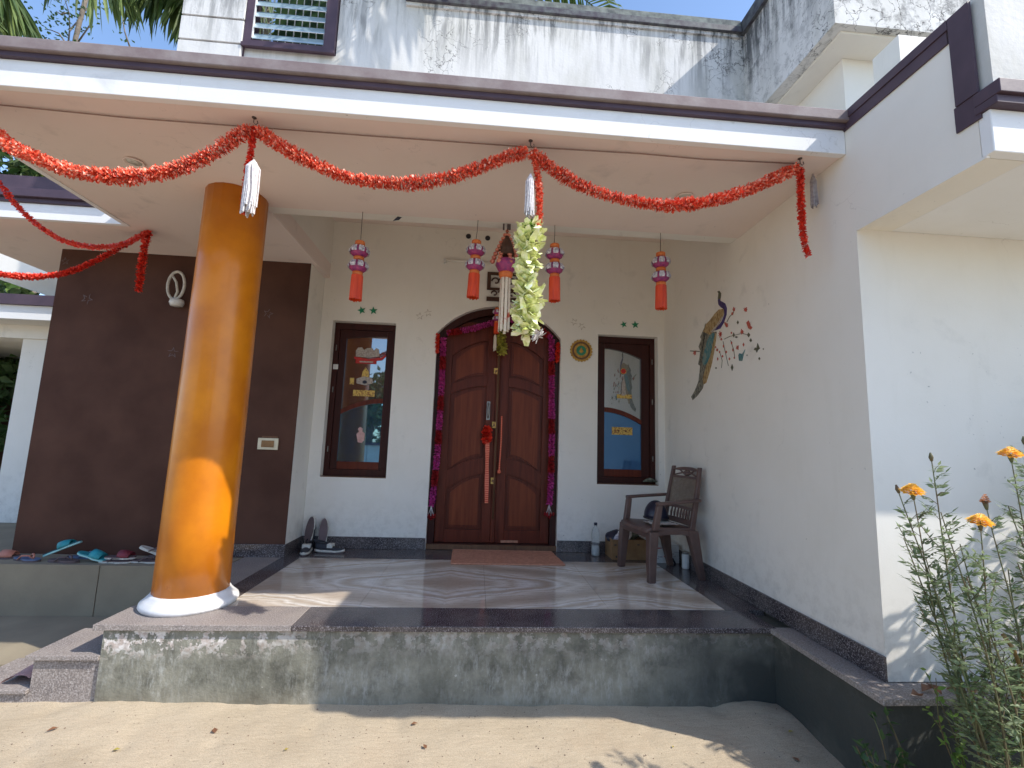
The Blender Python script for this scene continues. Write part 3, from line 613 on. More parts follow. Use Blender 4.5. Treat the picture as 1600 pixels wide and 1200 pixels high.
def leaf(xa, xb, inner_right):
    d = hp('door_leaf', MB().prism([(xa, .058), (xb, .058)]+[(xb-(xb-xa)*i/10, ztop(xb-(xb-xa)*i/10)) for i in range(11)], 1, 5.03, 5.055), M['wood'], 'carved red wood door leaf'); ORG[d.name] = ORG[H.name]
    st = .095
    y0, y1 = 5.005, 5.0295
    for a, b in ((xa, xa+st), (xb-st, xb)):
        obj('door_stile', MB().prism([(a, .058), (b, .058), (b, ztop(b)), (a, ztop(a))], 1, y0, y1), M['wood'], d, bevel=.004)
    A, B = xa+st, xb-st; n = 10
    def curve(z_in, z_out):
        out = []
        for i in range(n+1):
            u = i/n; v = u if inner_right else 1-u
            out.append((A+(B-A)*u, z_out+(z_in-z_out)*(1-(1-v)**1.8)))
        return out
    def band(lo, hi, nm='door_rail'):
        m = MB()
        for i in range(n): m.prism([lo[i], lo[i+1], hi[i+1], hi[i]], 1, y0, y1)
        obj(nm, m, M['wood'], d)
    flat = lambda z: [(A+(B-A)*i/n, z) for i in range(n+1)]
    band(flat(.058), flat(.185)); band(curve(.76, .60), curve(.925, .78)); band(curve(1.70, 1.60), curve(1.80, 1.70))
    top = [(x, ztop(x)) for x, _ in flat(0)]; band(curve(2.20, 2.02), top)
    def panel(lo, hi):
        for k, (ins, ya, yb) in enumerate(((.022, 5.018, 5.0298), (.045, 5.009, 5.018))):
            m = MB()
            f = lambda x: A+ins+(x-A)*(B-A-2*ins)/(B-A)
            for i in range(n): m.prism([(f(lo[i][0]), lo[i][1]+ins), (f(lo[i+1][0]), lo[i+1][1]+ins), (f(hi[i+1][0]), hi[i+1][1]-ins), (f(hi[i][0]), hi[i][1]-ins)], 1, ya, yb-.0001)
            obj('door_panel' if k else 'panel_moulding', m, M['wood_p'] if k else M['wood'], d)
    panel(flat(.185), curve(.76, .60)); panel(curve(.925, .78), curve(1.60+.10, 1.60)); panel(curve(1.80, 1.70), curve(2.20, 2.02))
    return d
dl = leaf(-.398, .178, True); drr = leaf(.226, .794, False)
ast = MB().box((.179, 4.99, .058), (.225, 5.05, 2.40)); obj('astragal', ast, M['wood'], DF, bevel=.006)
obj('astragal_moulding', MB().tube([(.202, 4.987, .3), (.202, 4.987, 2.3)], .012, 8), M['sill_wood'], DF)
for (px, py) in ((775, 580), (772, 664), (770, 751)):
    c = PY(px, py, 4.985); obj('lock_plate', MB().box((c.x-.022, 4.978, c.z-.033), (c.x+.022, 4.988, c.z+.033)), M['sticker_y'], DF, 'small yellow door sticker', bevel=.002)
    obj('print', MB().prism([(c.x-.009, c.z-.012), (c.x+.009, c.z-.012), (c.x+.009, c.z+.004), (c.x, c.z+.016), (c.x-.009, c.z+.004)], 1, 4.9755, 4.9778), M['sill_wood'], DF)
c = PY(763, 640, 4.98); obj('door_handle', MB().tube([(c.x, 4.99, c.z+.07), (c.x, 4.955, c.z+.06), (c.x, 4.95, c.z-.07), (c.x, 4.99, c.z-.09)], .009, 8).box((c.x-.018, 4.985, c.z-.11), (c.x+.018, 5.0, c.z+.09)), M['steel'], dl)
obj('name_strip', rect(782, 844, 809, 848, 4.999, .006), M['mat'], drr, 'small terracotta strip at the foot of the leaf')
# ================================================================== GARLANDS
def sample(pts, step):
    """dense catmull-rom through pts"""
    P = [Vector(p) for p in pts]; P = [P[0]*2-P[1]]+P+[P[-1]*2-P[-2]]; out = []
    for i in range(1, len(P)-2):
        a, b, c, d = P[i-1:i+3]; n = max(2, int((c-b).length/step))
        for k in range(n):
            t = k/n; out.append(.5*((2*b)+(c-a)*t+(2*a-5*b+4*c-d)*t*t+(3*b-a-3*c+d)*t*t*t))
    out.append(P[-2]); return out
def garland_mb(pts, rad=.032, step=.005, per=7, pw=.012, fluff=.35, gaps=0, cup=.4):
    m = MB(); S = sample(pts, step); rnd = random.random
    for i, p in enumerate(S):
        t = (S[min(i+1, len(S)-1)]-S[max(i-1, 0)]).normalized(); a = t.orthogonal().normalized(); b = t.cross(a)
        if gaps and noise.noise(Vector((i*.11, 1, gaps))) > .35: continue
        ph = rnd()*6.28; rr = rad*(1+.22*noise.noise(Vector((i*.05, 7, 2)))+.18*noise.noise(Vector((i*.013, 3, 5))))
        for j in range(per):
            th = ph+2*pi*j/per+(rnd()-.5)*.5; d = a*cos(th)+b*sin(th); s = t.cross(d)
            L = rr*(1-fluff*rnd()); lean = t*(rnd()-.5)*L*cup*2; w = pw*(.6+.7*rnd())
            q = p+d*L*.15; mid = p+d*L*.62+lean*.4; tip = p+d*L+lean+s*(rnd()-.5)*w*.6
            tw = t*(rnd()-.5)*w*.9
            m.add([q-s*w*.25, mid-s*w*.5-tw, tip-s*w*.22, tip+s*w*.28+tw, mid+s*w*.5+tw, q+s*w*.25], [(0,1,4,5), (1,2,3,4)])
    return m
def tassel(name, top, length, w, mat, label, cat='tassel', group=None, n=70):
    t = thing(name, top, label, cat, group); m = MB(); top = Vector(top)
    m.tube([top, top-Vector((0, 0, .03))], .006, 6)
    for i in range(n):
        a = random.random()*6.28; r = w*sqrt(random.random()); L = length*(.8+.2*random.random())
        p = [top+Vector((r*.4*cos(a), r*.4*sin(a), -.02)), top+Vector((r*.95*cos(a), r*.95*sin(a), -.05)), top+Vector((r*cos(a+.3), r*sin(a+.3), -L*.6)), top+Vector((r*1.05*cos(a+.2)+.008*(random.random()-.5), r*1.05*sin(a), -L))]
        m.tube(p, .0045, 4, cap=False)
    obj('strands', m, M[mat], t)
    obj('knot', MB().lathe([(.004, -.055), (w*.62, -.05), (w*.7, -.03), (w*.4, -.012), (.004, -.005)], top, 10), M[mat], t); return t
hk = [PZ(397, 186, 2.765), PZ(829, 222, 2.765), PZ(1250, 250, 2.765)]
YG = 2.41
def hook(c, label):
    t = thing('ceiling_hook', c, label, 'hook', 'iron hooks in the porch ceiling')
    obj('hook_wire', MB().tube([c+Vector((0, 0, .012)), c+Vector((0, 0, -.02)), c+Vector((.012, 0, -.032)), c+Vector((.022, 0, -.022)), c+Vector((.018, 0, -.01))], .0025, 6), M['iron'], t)
    obj('screw_plate', MB().lathe([(.012, .006), (.012, .009)], c, 10), M['iron'], t)
for c, l in zip(hk, ('thin iron hook above the left end of the middle red swag', 'thin iron hook holding the swags above the pale green garland', 'thin iron hook at the right end of the red swags')): hook(c, l)
def swag(pxs, y, **k): return [PY(px, py, y) for px, py in pxs]
G1 = swag([(-60, 160), (0, 218), (50, 243), (110, 266), (190, 276), (270, 266), (330, 240), (372, 212), (392, 205)], YG)
solo('red_garland', garland_mb(G1, .047, per=8, pw=.014), M['red_g'], 'red foil garland swag running from the ochre column to the left edge of the porch', 'garland', 'red garland swags', origin=G1[-1])
G2 = swag([(405, 205), (440, 228), (480, 250), (540, 276), (620, 287), (690, 280), (750, 262), (790, 246), (822, 238)], YG)
solo('red_garland', garland_mb(G2, .044, per=8, pw=.014), M['red_g'], 'red foil garland swag between the column and the pale green garland', 'garland', 'red garland swags', origin=G2[-1])
G3 = swag([(832, 240), (865, 265), (905, 288), (960, 308), (1040, 321), (1110, 314), (1170, 296), (1215, 276), (1243, 264)], YG)
solo('red_garland', garland_mb(G3, .043, per=8, pw=.014), M['red_g'], 'red foil garland swag between the pale green garland and the right wall', 'garland', 'red garland swags', origin=G3[-1])
T1 = swag([(397, 200), (393, 232), (388, 262), (383, 300), (380, 334)], YG)
solo('red_garland', garland_mb(T1, .022, fluff=.5), M['red_l'], 'short red garland tail behind the white tassel above the column', 'garland tail', 'hanging red garland tails', origin=T1[0])
T2 = swag([(833, 236), (838, 262), (842, 290), (843, 320), (842, 345), (834, 362)], YG)
solo('red_garland', garland_mb(T2, .024, fluff=.45), M['red_g'], 'red garland tail hanging just above the pale green garland', 'garland tail', 'hanging red garland tails', origin=T2[0])
T3 = swag([(1251, 264), (1251, 300), (1253, 340), (1256, 375), (1263, 400)], YG)
solo('red_garland', garland_mb(T3, .026, fluff=.5), M['red_l'], 'red garland tail hanging by the right porch wall', 'garland tail', 'hanging red garland tails', origin=T3[0])
LG1 = [Vector((-2.85, 2.40, 2.72)), Vector((-2.85, 2.58, 2.58))]+[PX(px, py, -2.85) for px, py in ((0, 288), (25, 320), (60, 352), (100, 376), (150, 386), (195, 380), (228, 364))]+[Vector((-2.86, 3.93, 2.74))]
solo('red_garland', garland_mb(LG1, .024, .006, 6, .013, .5, gaps=0), M['red_l'], 'sparse red garland curving down along the left edge of the porch ceiling', 'garland', 'left side red garlands', origin=LG1[-1])
LG2 = [PY(px, py, 3.96) for px, py in ((-160, 360), (-80, 410), (0, 428), (50, 432), (100, 427), (150, 407), (200, 379), (232, 363))]
solo('red_garland', garland_mb(LG2, .032, .006, 7, .016, .45), M['red_l'], 'red garland hanging low across the brown wall top toward the left roof', 'garland', 'left side red garlands', origin=LG2[-1])
LG3 = [PY(px, py, 3.95) for px, py in ((232, 362), (226, 385), (221, 420), (216, 455))]
solo('red_garland', garland_mb(LG3, .036, .006, 7, .016, .45), M['red_l'], 'red garland tail hanging in front of the chocolate brown wall', 'garland tail', 'hanging red garland tails', origin=LG3[0])
c = PY(397, 250, YG-.03); tassel('white_tassel', c, .31, .036, 'tassel_w', 'bright white yarn tassel hanging in front of the column top', group='yarn tassels')
c = PY(829, 272, YG); tassel('white_tassel', c, .26, .026, 'tassel_w', 'narrow white yarn tassel beside the red tail above the pale green garland', group='yarn tassels')
c = PY(1270, 272, YG+.08); tassel('grey_tassel', c, .22, .016, 'tassel_g', 'dull grey yarn tassel at the right porch wall', group='yarn tassels', n=40)
# pale green hanging garland
pgp = swag([(829, 352), (826, 390), (823, 430), (827, 470), (822, 505), (824, 522)], YG)
pgl = garland_mb(pgp, .092, .010, 6, .040, .62, cup=.7); pgl.v = list(pgl.v)
pg = solo('blossom_garland', pgl, M['pale_g'], 'pale green blossom garland hanging thick before the door', 'garland', origin=pgp[0])
PGO = ORG[pg.name]
obj('leaf_cap', garland_mb(swag([(822, 350), (828, 372)], YG), .05, .008, 6, .03), M['leaf_b'], pg)
obj('end_buds', garland_mb(swag([(838, 520), (842, 527)], YG-.02), .05, .006, 6, .014), M['tassel_w'], pg)
# ceiling cable
cb_ = [PZ(x, y, 2.764) for x, y in ((-40, 160), (60, 170), (200, 184), (400, 199), (600, 214), (830, 230), (1000, 240), (1100, 249), (1250, 256))]
solo('ceiling_cable', MB().tube(cb_, .0035, 6), M['wire'], 'thin brown cable running along the front of the porch ceiling', 'cable')
# ================================================================== LANTERNS
def lantern(name, top, drop, scale, label, n_pan=8, group='double paper lanterns hanging under the ceiling edge'):
    """top = hook point; drop = string length"""
    t = thing(name, top, label, 'lantern', group); T = Vector(top); s = scale
    obj('string', MB().tube([T, T-Vector((0, 0, drop*.5)), T-Vector((.006, 0, drop))], .0025, 5), M['iron'], t)
    z = T-Vector((0, 0, drop))
    sh = MB().lathe([(.036*s, -.038*s), (.036*s, -.004*s), (.03*s, 0)], z, 16); obj('top_cap', sh, M['lan_o'], t)
    for b in range(2):
        zb = z-Vector((0, 0, (.038+.116*b)*s)); prof = [(.034*s, -.086*s), (.058*s, -.066*s), (.068*s, -.042*s), (.058*s, -.016*s), (.036*s, 0)]
        bl = obj('lantern_bulb', MB().lathe(prof, zb, 16), M['lan_m'], t)
        for k in range(n_pan):
            a = 2*pi*(k+.5)/n_pan; d = Vector((cos(a), sin(a), 0)); w = Vector((-sin(a), cos(a), 0))
            q = []
            for rr, zz, ww in ((.063, -.012, .016), (.0745, -.04, .022), (.0695, -.058, .018)): q += [zb+d*rr*s+w*ww*s+Vector((0, 0, zz*s)), zb+d*rr*s-w*ww*s+Vector((0, 0, zz*s))]
            pn = MB().add(q+[v-d*.003 for v in q], [(0,1,3,2), (2,3,5,4), (0,2,8,6), (1,7,9,3), (6,8,9,7), (8,10,11,9), (2,4,10,8), (3,9,11,5), (0,6,7,1), (4,5,11,10)])
            obj('paper_panel', pn, M['lan_w'], bl)
        obj('neck_band', MB().lathe([(.038*s, -.030*s), (.038*s, -.002*s)], zb-Vector((0, 0, .085*s)), 16), M['lan_o'], t)
    zt = z-Vector((0, 0, .268*s)); m = MB()
    for i in range(46):
        a = 2*pi*i/46; r = .038*s; sw = (.0+.006*random.random()); L = .185*s*(.96+.06*random.random())
        p0 = zt+Vector((r*cos(a), r*sin(a), 0)); p1 = zt+Vector(((r+.002)*cos(a+.05), (r+.002)*sin(a+.05), -L*.5)); p2 = zt+Vector(((r+sw-.001)*cos(a), (r+sw-.001)*sin(a), -L))
        m.tube([p0, p1, p2], .0042*s, 4, cap=False)
    m.lathe([(.028*s, -.17*s), (.034*s, -.08*s), (.034*s, 0)], zt, 10); obj('fringe', m, M['lan_t'], t); return t
for px, py, yb, lab in ((567, 331, 471, 'leftmost double paper lantern, above the left window'), (747, 344, 467, 'double paper lantern just left of the hanging ornament'),
                        (867, 352, 471, 'double paper lantern just right of the pale green garland'), (1032, 364, 482, 'double paper lantern above the right window')):
    T = PZ(px, py, 2.772); bot = PY(px, yb, T.y); tot = T.z-bot.z; lt_ = lantern('paper_lantern', T, tot-.455, 1.0, lab); lt_.rotation_euler = (.02*sin(px), .035*sin(px*1.7), px*.37)
T = PY(777, 478, 4.80); lantern('paper_lantern', T, .02, .62, 'small red fringed lantern hanging at the door head', 6, group=None)
# ornament hanging at recess edge
OY = 3.37; ot = PZ(793, 350, 2.772)
orn = thing('hanging_ornament', ot, 'coral beaded door hanging with cream strips and pink lining', 'wall hanging')
obj('string', MB().tube([ot, ot-Vector((0, 0, .08))], .003, 5).box(ot+Vector((-.035, -.006, -.05)), ot+Vector((-.022, .006, -.002))).box(ot+Vector((0.0, -.006, -.045)), ot+Vector((.026, .006, -.002))), M['iron'], orn)
ap = ot-Vector((0, 0, .06))
for k, (ex, ez, dy) in enumerate(((-.105, -.25, 0), (-.055, -.26, -.05), (.03, -.27, -.055), (.09, -.26, 0), (.0, -.25, .06))):
    a = MB(); B = []
    for i in range(9):
        u = i/8; x = ex*u**.85; zz = ez*u; B.append(ap+Vector((x, dy*u, zz)))
    for i, b in enumerate(B):
        r = .013+.007*(i/8); a.lathe([(r*.5, -r*.85), (r, -r*.3), (r, r*.3), (r*.5, r*.85)], b, 10)
    obj('bead_strand', a, M['bead'], orn)
cone = ap-Vector((0, 0, .25))
obj('pink_lining', MB().lathe([(.05, -.09), (.082, -.03), (.072, .01), (.03, .03)], cone, 14), M['lan_m'], orn)
obj('dark_lining', MB().lathe([(.062, .05), (.045, .13), (.012, .2)], cone-Vector((0, .02, 0)), 14), M['carved'], orn)
obj('collar', MB().lathe([(.042, -.13), (.052, -.115), (.055, -.09), (.046, -.08)], cone, 16), M['lan_o'], orn)
for i in range(9):
    a = 2*pi*i/9; d = Vector((cos(a), sin(a), 0)); w = Vector((-sin(a), cos(a), 0))*.010; p = cone+d*.038-Vector((0, 0, .12)); L = .44*(.93+.07*((i*7) % 5)/5)
    q = cone+d*.043-Vector((0, 0, .12+L)); m = MB().add([p-w, p+w, q+w, q-w, p-w-d*.003, p+w-d*.003, q+w-d*.003, q-w-d*.003], [(0,3,2,1), (4,5,6,7), (0,1,5,4), (2,3,7,6), (1,2,6,5), (3,0,4,7)])
    obj('cloth_strip', m, M['cream'], orn)
# carved wood plaque above the door
s0 = PY(760, 470, 4.885); s1 = PY(760, 425, 4.885); px0 = s0.x; pz0, pz1 = s0.z-.0, s1.z; wd = .36; cxm = px0+wd/2
sg = thing('carved_plaque', (cxm, 4.885, pz0), 'dark carved fretwork plaque above the arched door', 'plaque')
fr = MB().box((px0, 4.872, pz0), (px0+wd, 4.892, pz0+.045)).box((px0, 4.872, pz1-.03), (px0+wd, 4.892, pz1)).box((px0, 4.872, pz0+.13), (px0+.04, 4.892, pz1-.03)).box((px0+wd-.04, 4.872, pz0+.13), (px0+wd, 4.892, pz1-.03)).box((px0, 4.873, pz0+.125), (px0+wd, 4.892, pz0+.15))
obj('frame', fr, M['carved'], sg)
for sx in (0, 1):
    for (ox, oz, r) in ((.085, .085, .035), (.095, .225, .045), (.155, .10, .028), (.15, .235, .025)):
        x = px0+(ox if not sx else wd-ox); sgn = 1 if not sx else -1; pts = []
        for i in range(15): a = i/14*5.2; rr = r*(1-.62*i/14); pts.append((x-sgn*rr*cos(a), 4.882, pz0+oz+rr*sin(a)))
        obj('scroll', MB().tube(pts, .0085, 6), M['carved'], sg)
# tube light holder on the wall
a = PY(695, 407, 4.88); b = PY(742, 408, 4.88)
tl = thing('wall_lamp', a, 'slim pale tube lamp on the wall beside the ornament', 'wall lamp')
obj('tube', MB().tube([(a.x, 4.868, a.z), (a.x+.5, 4.868, a.z-.004)], .013, 10), M['wall'], tl); obj('end_cap', MB().box((a.x-.01, 4.85, a.z-.03), (a.x+.012, 4.899, a.z+.012)), M['white_p'], tl)
# little paper bird at ceiling edge
c = PY(621, 342, 3.30); bd = MB().add([c+Vector(v) for v in ((-.035, 0, -.02), (.0, -.01, .012), (.032, 0, .016), (.01, .01, -.004), (.0, 0, .02))], [(0,1,4), (0,4,3), (1,2,4), (3,4,2), (0,3,1)])
solo('paper_bird', bd, M['navy'], 'small dark paper bird hanging at the ceiling edge', 'paper bird')
# gold round wall plate
c = PY(908, 548, 4.895); pt = thing('wall_plate', (c.x, c.y, c.z), 'round gold mandala plate between the door and the right window', 'wall plate')
def ring_y(r0, r1, y0, y1, n=40, scal=0):
    m = MB()
    for i in range(n):
        a0, a1_ = 2*pi*i/n, 2*pi*(i+1)/n; k = 1+scal*(i % 2); m.prism([(c.x+r0*cos(a0), c.z+r0*sin(a0)), (c.x+r1*k*cos(a0), c.z+r1*k*sin(a0)), (c.x+r1*k*cos(a1_), c.z+r1*k*sin(a1_)), (c.x+r0*cos(a1_), c.z+r0*sin(a1_))], 1, y0, y1)
    return m
obj('scalloped_rim', ring_y(.10, .118, 4.888, 4.896, 44, .06), M['gold'], pt); obj('dark_ring', ring_y(.078, .0999, 4.889, 4.896), M['sill_wood'], pt); obj('inner_ring', ring_y(.055, .0779, 4.885, 4.896), M['gold'], pt)
obj('green_disc', ring_y(.001, .0549, 4.888, 4.896), M['green_s'], pt); obj('centre_drop', MB().prism([(c.x-.025, c.z-.012), (c.x, c.z-.03), (c.x+.025, c.z-.012), (c.x+.012, c.z+.012), (c.x, c.z+.035), (c.x-.012, c.z+.012)], 1, 4.884, 4.888), M['gold'], pt)
# star stickers
def star(name, px, py, y, r, mat, label, group, outline=False, rot=0.3):
    c = PY(px, py, y); P = [(c.x+(r if i % 2 == 0 else r*.42)*cos(rot+pi/2+i*pi/5), c.z+(r if i % 2 == 0 else r*.42)*sin(rot+pi/2+i*pi/5)) for i in range(10)]
    if not outline: m = MB().prism(P, 1, y-.003, y)
    else:
        m = MB(); Q = [(c.x+(a-c.x)*.72, c.z+(b-c.z)*.72) for a, b in P]
        for i in range(10):
            if (i*3+int(px)) % 5 == 0: continue
            j = (i+1) % 10; m.prism([P[i], P[j], Q[j], Q[i]], 1, y-.0015, y)
    solo(name, m, M[mat], label, 'star sticker', group, origin=(c.x, y, c.z))
star('green_star', 565, 485, 4.897, .046, 'green_s', 'left green foil star above the left window', 'green foil stars'); star('green_star', 583.5, 485.5, 4.897, .046, 'green_s', 'right green foil star above the left window', 'green foil stars', rot=.1)
star('green_star', 974.5, 507, 4.897, .04, 'green_s', 'left green foil star above the right window', 'green foil stars'); star('green_star', 992.5, 507.5, 4.897, .046, 'green_s', 'right green foil star above the right window', 'green foil stars', rot=.1)
for k, (px, py, y, r, mt, lab) in enumerate(((656, 494, 4.898, .045, 'faint', 'faint peeled star left of the door arch, lower one'), (669, 489, 4.898, .045, 'faint', 'faint peeled star left of the door arch, upper one'), (897, 503, 4.898, .045, 'faint', 'faint peeled star right of the door arch, upper one'),
        (909, 510, 4.898, .045, 'faint', 'faint peeled star right of the door arch, lower one'), (136, 467, 4.498, .055, 'faint_d', 'grey star print on the brown wall under the garland tail'), (419, 490, 4.498, .05, 'faint_d', 'grey star print on the brown wall right of the column'), (270, 551, 4.498, .055, 'faint_d', 'grey star print on the brown wall under the oval lamp'), (102, 408, 4.498, .04, 'faint_d', 'grey star print at the top left corner of the brown wall'))):
    star('star_print', px, py, y, r, mt, lab, 'faded star prints', True, .2*k)
# oval wall lamp and switch
c = PY(280, 452, 4.49); lp = thing('wall_lamp', (c.x, 4.498, c.z), 'white oval hoop lamp on the brown wall left of the column', 'wall lamp')
pts = [(c.x+.075*cos(a/24*2*pi), 4.44, c.z+.02+.135*sin(a/24*2*pi)) for a in range(25)]; obj('hoop', MB().tube(pts, .013, 8, cap=False), M['sole'], lp)
obj('inner_band', MB().tube([(c.x-.05, 4.445, c.z+.12), (c.x+.0, 4.44, c.z+.05), (c.x+.02, 4.44, c.z-.04), (c.x+.0, 4.445, c.z-.1)], .011, 8), M['sole'], lp)
obj('mount', MB().lathe([(.05, -.03), (.062, 0), (.055, .03)], (c.x+.02, 4.45, c.z-.145), 16), M['white_p'], lp); obj('arm', MB().tube([(c.x+.02, 4.45, c.z-.14), (c.x+.02, 4.499, c.z-.14)], .03, 10), M['white_p'], lp)
a, b = PY(403.5, 684, 4.49), PY(433.5, 703, 4.49); sb = thing('switch_box', ((a.x+b.x)/2, 4.498, (a.z+b.z)/2), 'ivory doorbell switch plate on the brown wall', 'switch')
obj('plate', MB().box((a.x, 4.488, b.z), (b.x, 4.499, a.z)), M['ivory'], sb, bevel=.003); obj('rocker', MB().box((a.x+.035, 4.481, b.z+.022), (b.x-.035, 4.4875, a.z-.022)), M['card'], sb, bevel=.003)
obj('tape', MB().box((a.x+.03, 4.494, a.z+.004), (b.x-.01, 4.499, a.z+.018)), M['sill_wood'], sb)
# ================================================================== DOOR GARLANDS
def door_garland(pxs, y, label, reds, tail=True):
    P = [PY(px, py, y) for px, py in pxs]; t = thing('magenta_garland', P[0], label, 'garland', 'magenta door garlands')
    S = sample(P, .02); L = len(S); cuts = [0]+[int(L*u) for u in reds]+[L-1]
    w = 4
    last = 0
    for u in reds:
        i = int(L*u); obj('magenta_run', garland_mb(S[last:max(last+2, i-w)], .037, .007, 9, .016, .2), M['magenta'], t); obj('crimson_band', garland_mb(S[i-w:i+w], .038, .006, 9, .016, .2), M['crimson'], t); last = i+w-1
    obj('magenta_run', garland_mb(S[last:], .036, .007, 9, .016, .2), M['magenta'], t)
    if tail:
        e = P[-1]; m = MB(); f = []
        for k in range(3):
            q = e+Vector(((k-1)*.03, -.005*k, -.10-.02*(k % 2))); m.tube([e, e+Vector(((k-1)*.012, 0, -.05)), q], .0035, 5); f.append(q)
        obj('tail_thread', m, M['tassel_w'], t)
        fm = MB()
        for q in f:
            for v in garland_mb([q+Vector((0, 0, .012)), q-Vector((0, 0, .012))], .022, .005, 6, .012).v[:0]: pass
            g_ = garland_mb([q+Vector((0, 0, .014)), q-Vector((0, 0, .014))], .026, .005, 6, .014); fm.add(g_.v, g_.f)
        obj('tail_flower', fm, M['crimson'], t)
    return t
door_garland([(693, 528), (690, 600), (684, 700), (677, 770), (674, 790)], 4.93, 'long magenta garland hanging down the left door jamb', (.18, .42, .62, .83))
door_garland([(862, 530), (862, 600), (862, 700), (860, 770), (858, 788)], 4.93, 'long magenta garland hanging down the right door jamb', (.2, .55, .76))
door_garland([(700, 520), (740, 513), (776, 503), (800, 500), (838, 512), (862, 528)], 4.94, 'short magenta garland slung across the head of the door', (.08, .9), False)
def ribbon(px, py0, py1, y, label):
    a, b = PY(px, py0, y), PY(px-1, py1, y); t = solo('red_ribbon', garland_mb([a, b], .028, .006, 6, .02, .4), M['red_l'], label, 'ribbon', 'red ribbons at the door', origin=a)
ribbon(684, 522, 552, 4.9, 'red frill ribbon at the upper left corner of the door'); ribbon(872, 536, 566, 4.9, 'red frill ribbon at the upper right corner of the door')
P = [PY(x, y, 4.86) for x, y in ((788, 476), (784, 505), (783, 530), (785, 552))]
solo('mustard_garland', garland_mb(P, .06, .009, 8, .028, .4), M['mustard_g'], 'mustard green garland hanging over the door centre', 'garland', origin=P[0])
P = [PY(x, y, 4.84) for x, y in ((774, 520), (773, 548))]; tassel('cream_tassel', P[0], .2, .014, 'cream', 'slim cream tassel beside the mustard garland', n=20)
# bow and printed ribbons on the handle
c = PY(762, 676, 4.93); bw_ = thing('ribbon_bow', c, 'bright red bow with long printed coral ribbon on the door handle', 'bow')
m = garland_mb([c+Vector((0, 0, .05)), c+Vector((-.01, 0, -.0)), c+Vector((0, 0, -.10))], .06, .008, 8, .035, .45); obj('bow_loops', m, M['red_l'], bw_)
b = PY(760, 786, 4.93); m = MB(); n = 12
for i in range(n):
    u0, u1 = i/n, (i+1)/n; f = lambda u: Vector((c.x+(b.x-c.x)*u, 4.925-.006*sin(u*9), c.z-.03+(b.z-c.z+.03)*u)); w = Vector((.02+.002*sin(i), .004, 0))
    m.add([f(u0)-w, f(u0)+w, f(u1)+w, f(u1)-w, f(u0)-w+Vector((0, .003, 0)), f(u0)+w+Vector((0, .003, 0)), f(u1)+w+Vector((0, .003, 0)), f(u1)-w+Vector((0, .003, 0))], [(0,3,2,1), (4,5,6,7), (1,2,6,5), (3,0,4,7)])
def printed(name):
    mt, t, p = new_mat(name); v = coords(t, (22, 1, 22), False); w = t.nodes.new('ShaderNodeTexWave'); w.wave_type = 'RINGS'; w.inputs['Scale'].default_value = .8; w.inputs['Distortion'].default_value = 3; ln(t, v, w.inputs['Vector'])
    ln(t, ramp(t, w.outputs['Fac'], [(.25, (.55, .03, .01)), (.5, (.78, .22, .12))]), p.inputs['Base Color']); p.inputs['Roughness'].default_value = .5; return mt
M['print_r'] = printed('printed_coral_ribbon'); obj('ribbon_tail', m, M['print_r'], bw_)
P = [PY(x, y, 4.935) for x, y in ((784, 650), (783, 690), (781, 720), (780, 736))]
solo('twisted_ribbon', MB().tube(sample(P, .02), .009, 6).lathe([(.004, -.03), (.02, -.015), (.02, .0), (.006, .02)], P[-1], 8), M['print_r'], 'thin twisted coral cord hanging on the right door leaf', 'cord')
# ================================================================== PEACOCK WALL DECAL (right wall, X=2.02)
XD = 2.0195
pc0 = PX(1105, 545, XD); PK = thing('peacock_decal', pc0, 'painted peacock decal with red blossoms on the right porch wall', 'wall decal')
def wd_poly(pts, d=.0015): q = [PX(*p, XD) for p in pts]; return MB().prism([(v.y, v.z) for v in q], 0, XD-d, XD)
def cz_(x, y): return (1060+x/6, 440+y/6)   # enlarged-crop pixels to photo pixels
def zp(pts, d=.0015): return wd_poly([cz_(*p) for p in pts], d)
def dec(name, c1, c2, c3, sc=60):
    mt, t, p = new_mat(name); v = coords(t, (1, 1, .5), False); ln(t, ramp(t, noise_n(t, v, sc, 4, .7), [(.38, c1), (.5, c2), (.62, c3)]), p.inputs['Base Color']); p.inputs['Roughness'].default_value = .6; return mt
M['pk_tail'] = dec('peacock_grey_feathers', (.045, .045, .045), (.17, .16, .12), (.34, .31, .24)); M['pk_teal'] = dec('peacock_teal_feathers', (.03, .13, .16), (.07, .21, .23), (.22, .26, .22), 40)
M['pk_gold'] = dec('peacock_gold_feathers', (.18, .10, .03), (.38, .25, .10), (.46, .36, .2), 50); M['pk_blue'] = dec('peacock_indigo_neck', (.03, .015, .08), (.06, .03, .15), (.05, .05, .2), 40)
M['pk_red'] = dec('decal_red_blossom', (.35, .03, .02), (.5, .08, .05), (.45, .15, .1), 50); M['pk_leaf'] = dec('decal_olive_leaf', (.06, .06, .04), (.12, .12, .07), (.1, .09, .06), 50)
obj('tail', zp([(300,470),(250,400),(262,390),(205,520),(215,540),(190,610),(205,650),(200,700),(185,775),(205,790),(190,930),(170,985),(150,1030),(120,1080),(135,1112),(185,1065),(230,1000),(250,900),(290,780),(330,640),(350,540),(360,470)]), M['pk_tail'], PK)
obj('tail_gold', zp([(360,480),(352,560),(335,660),(318,760),(290,860),(262,950),(235,965),(232,900),(260,800),(300,700),(330,560),(345,490)], .003), M['pk_gold'], PK)
obj('tail_teal', zp([(330,480),(345,500),(335,600),(310,690),(275,760),(240,790),(225,750),(245,650),(270,560),(300,500)], .0026), M['pk_teal'], PK)
obj('wing', zp([(425,255),(380,262),(335,310),(300,360),(262,400),(235,470),(300,500),(320,470),(360,430),(400,370),(425,310)], .0032), M['pk_gold'], PK)
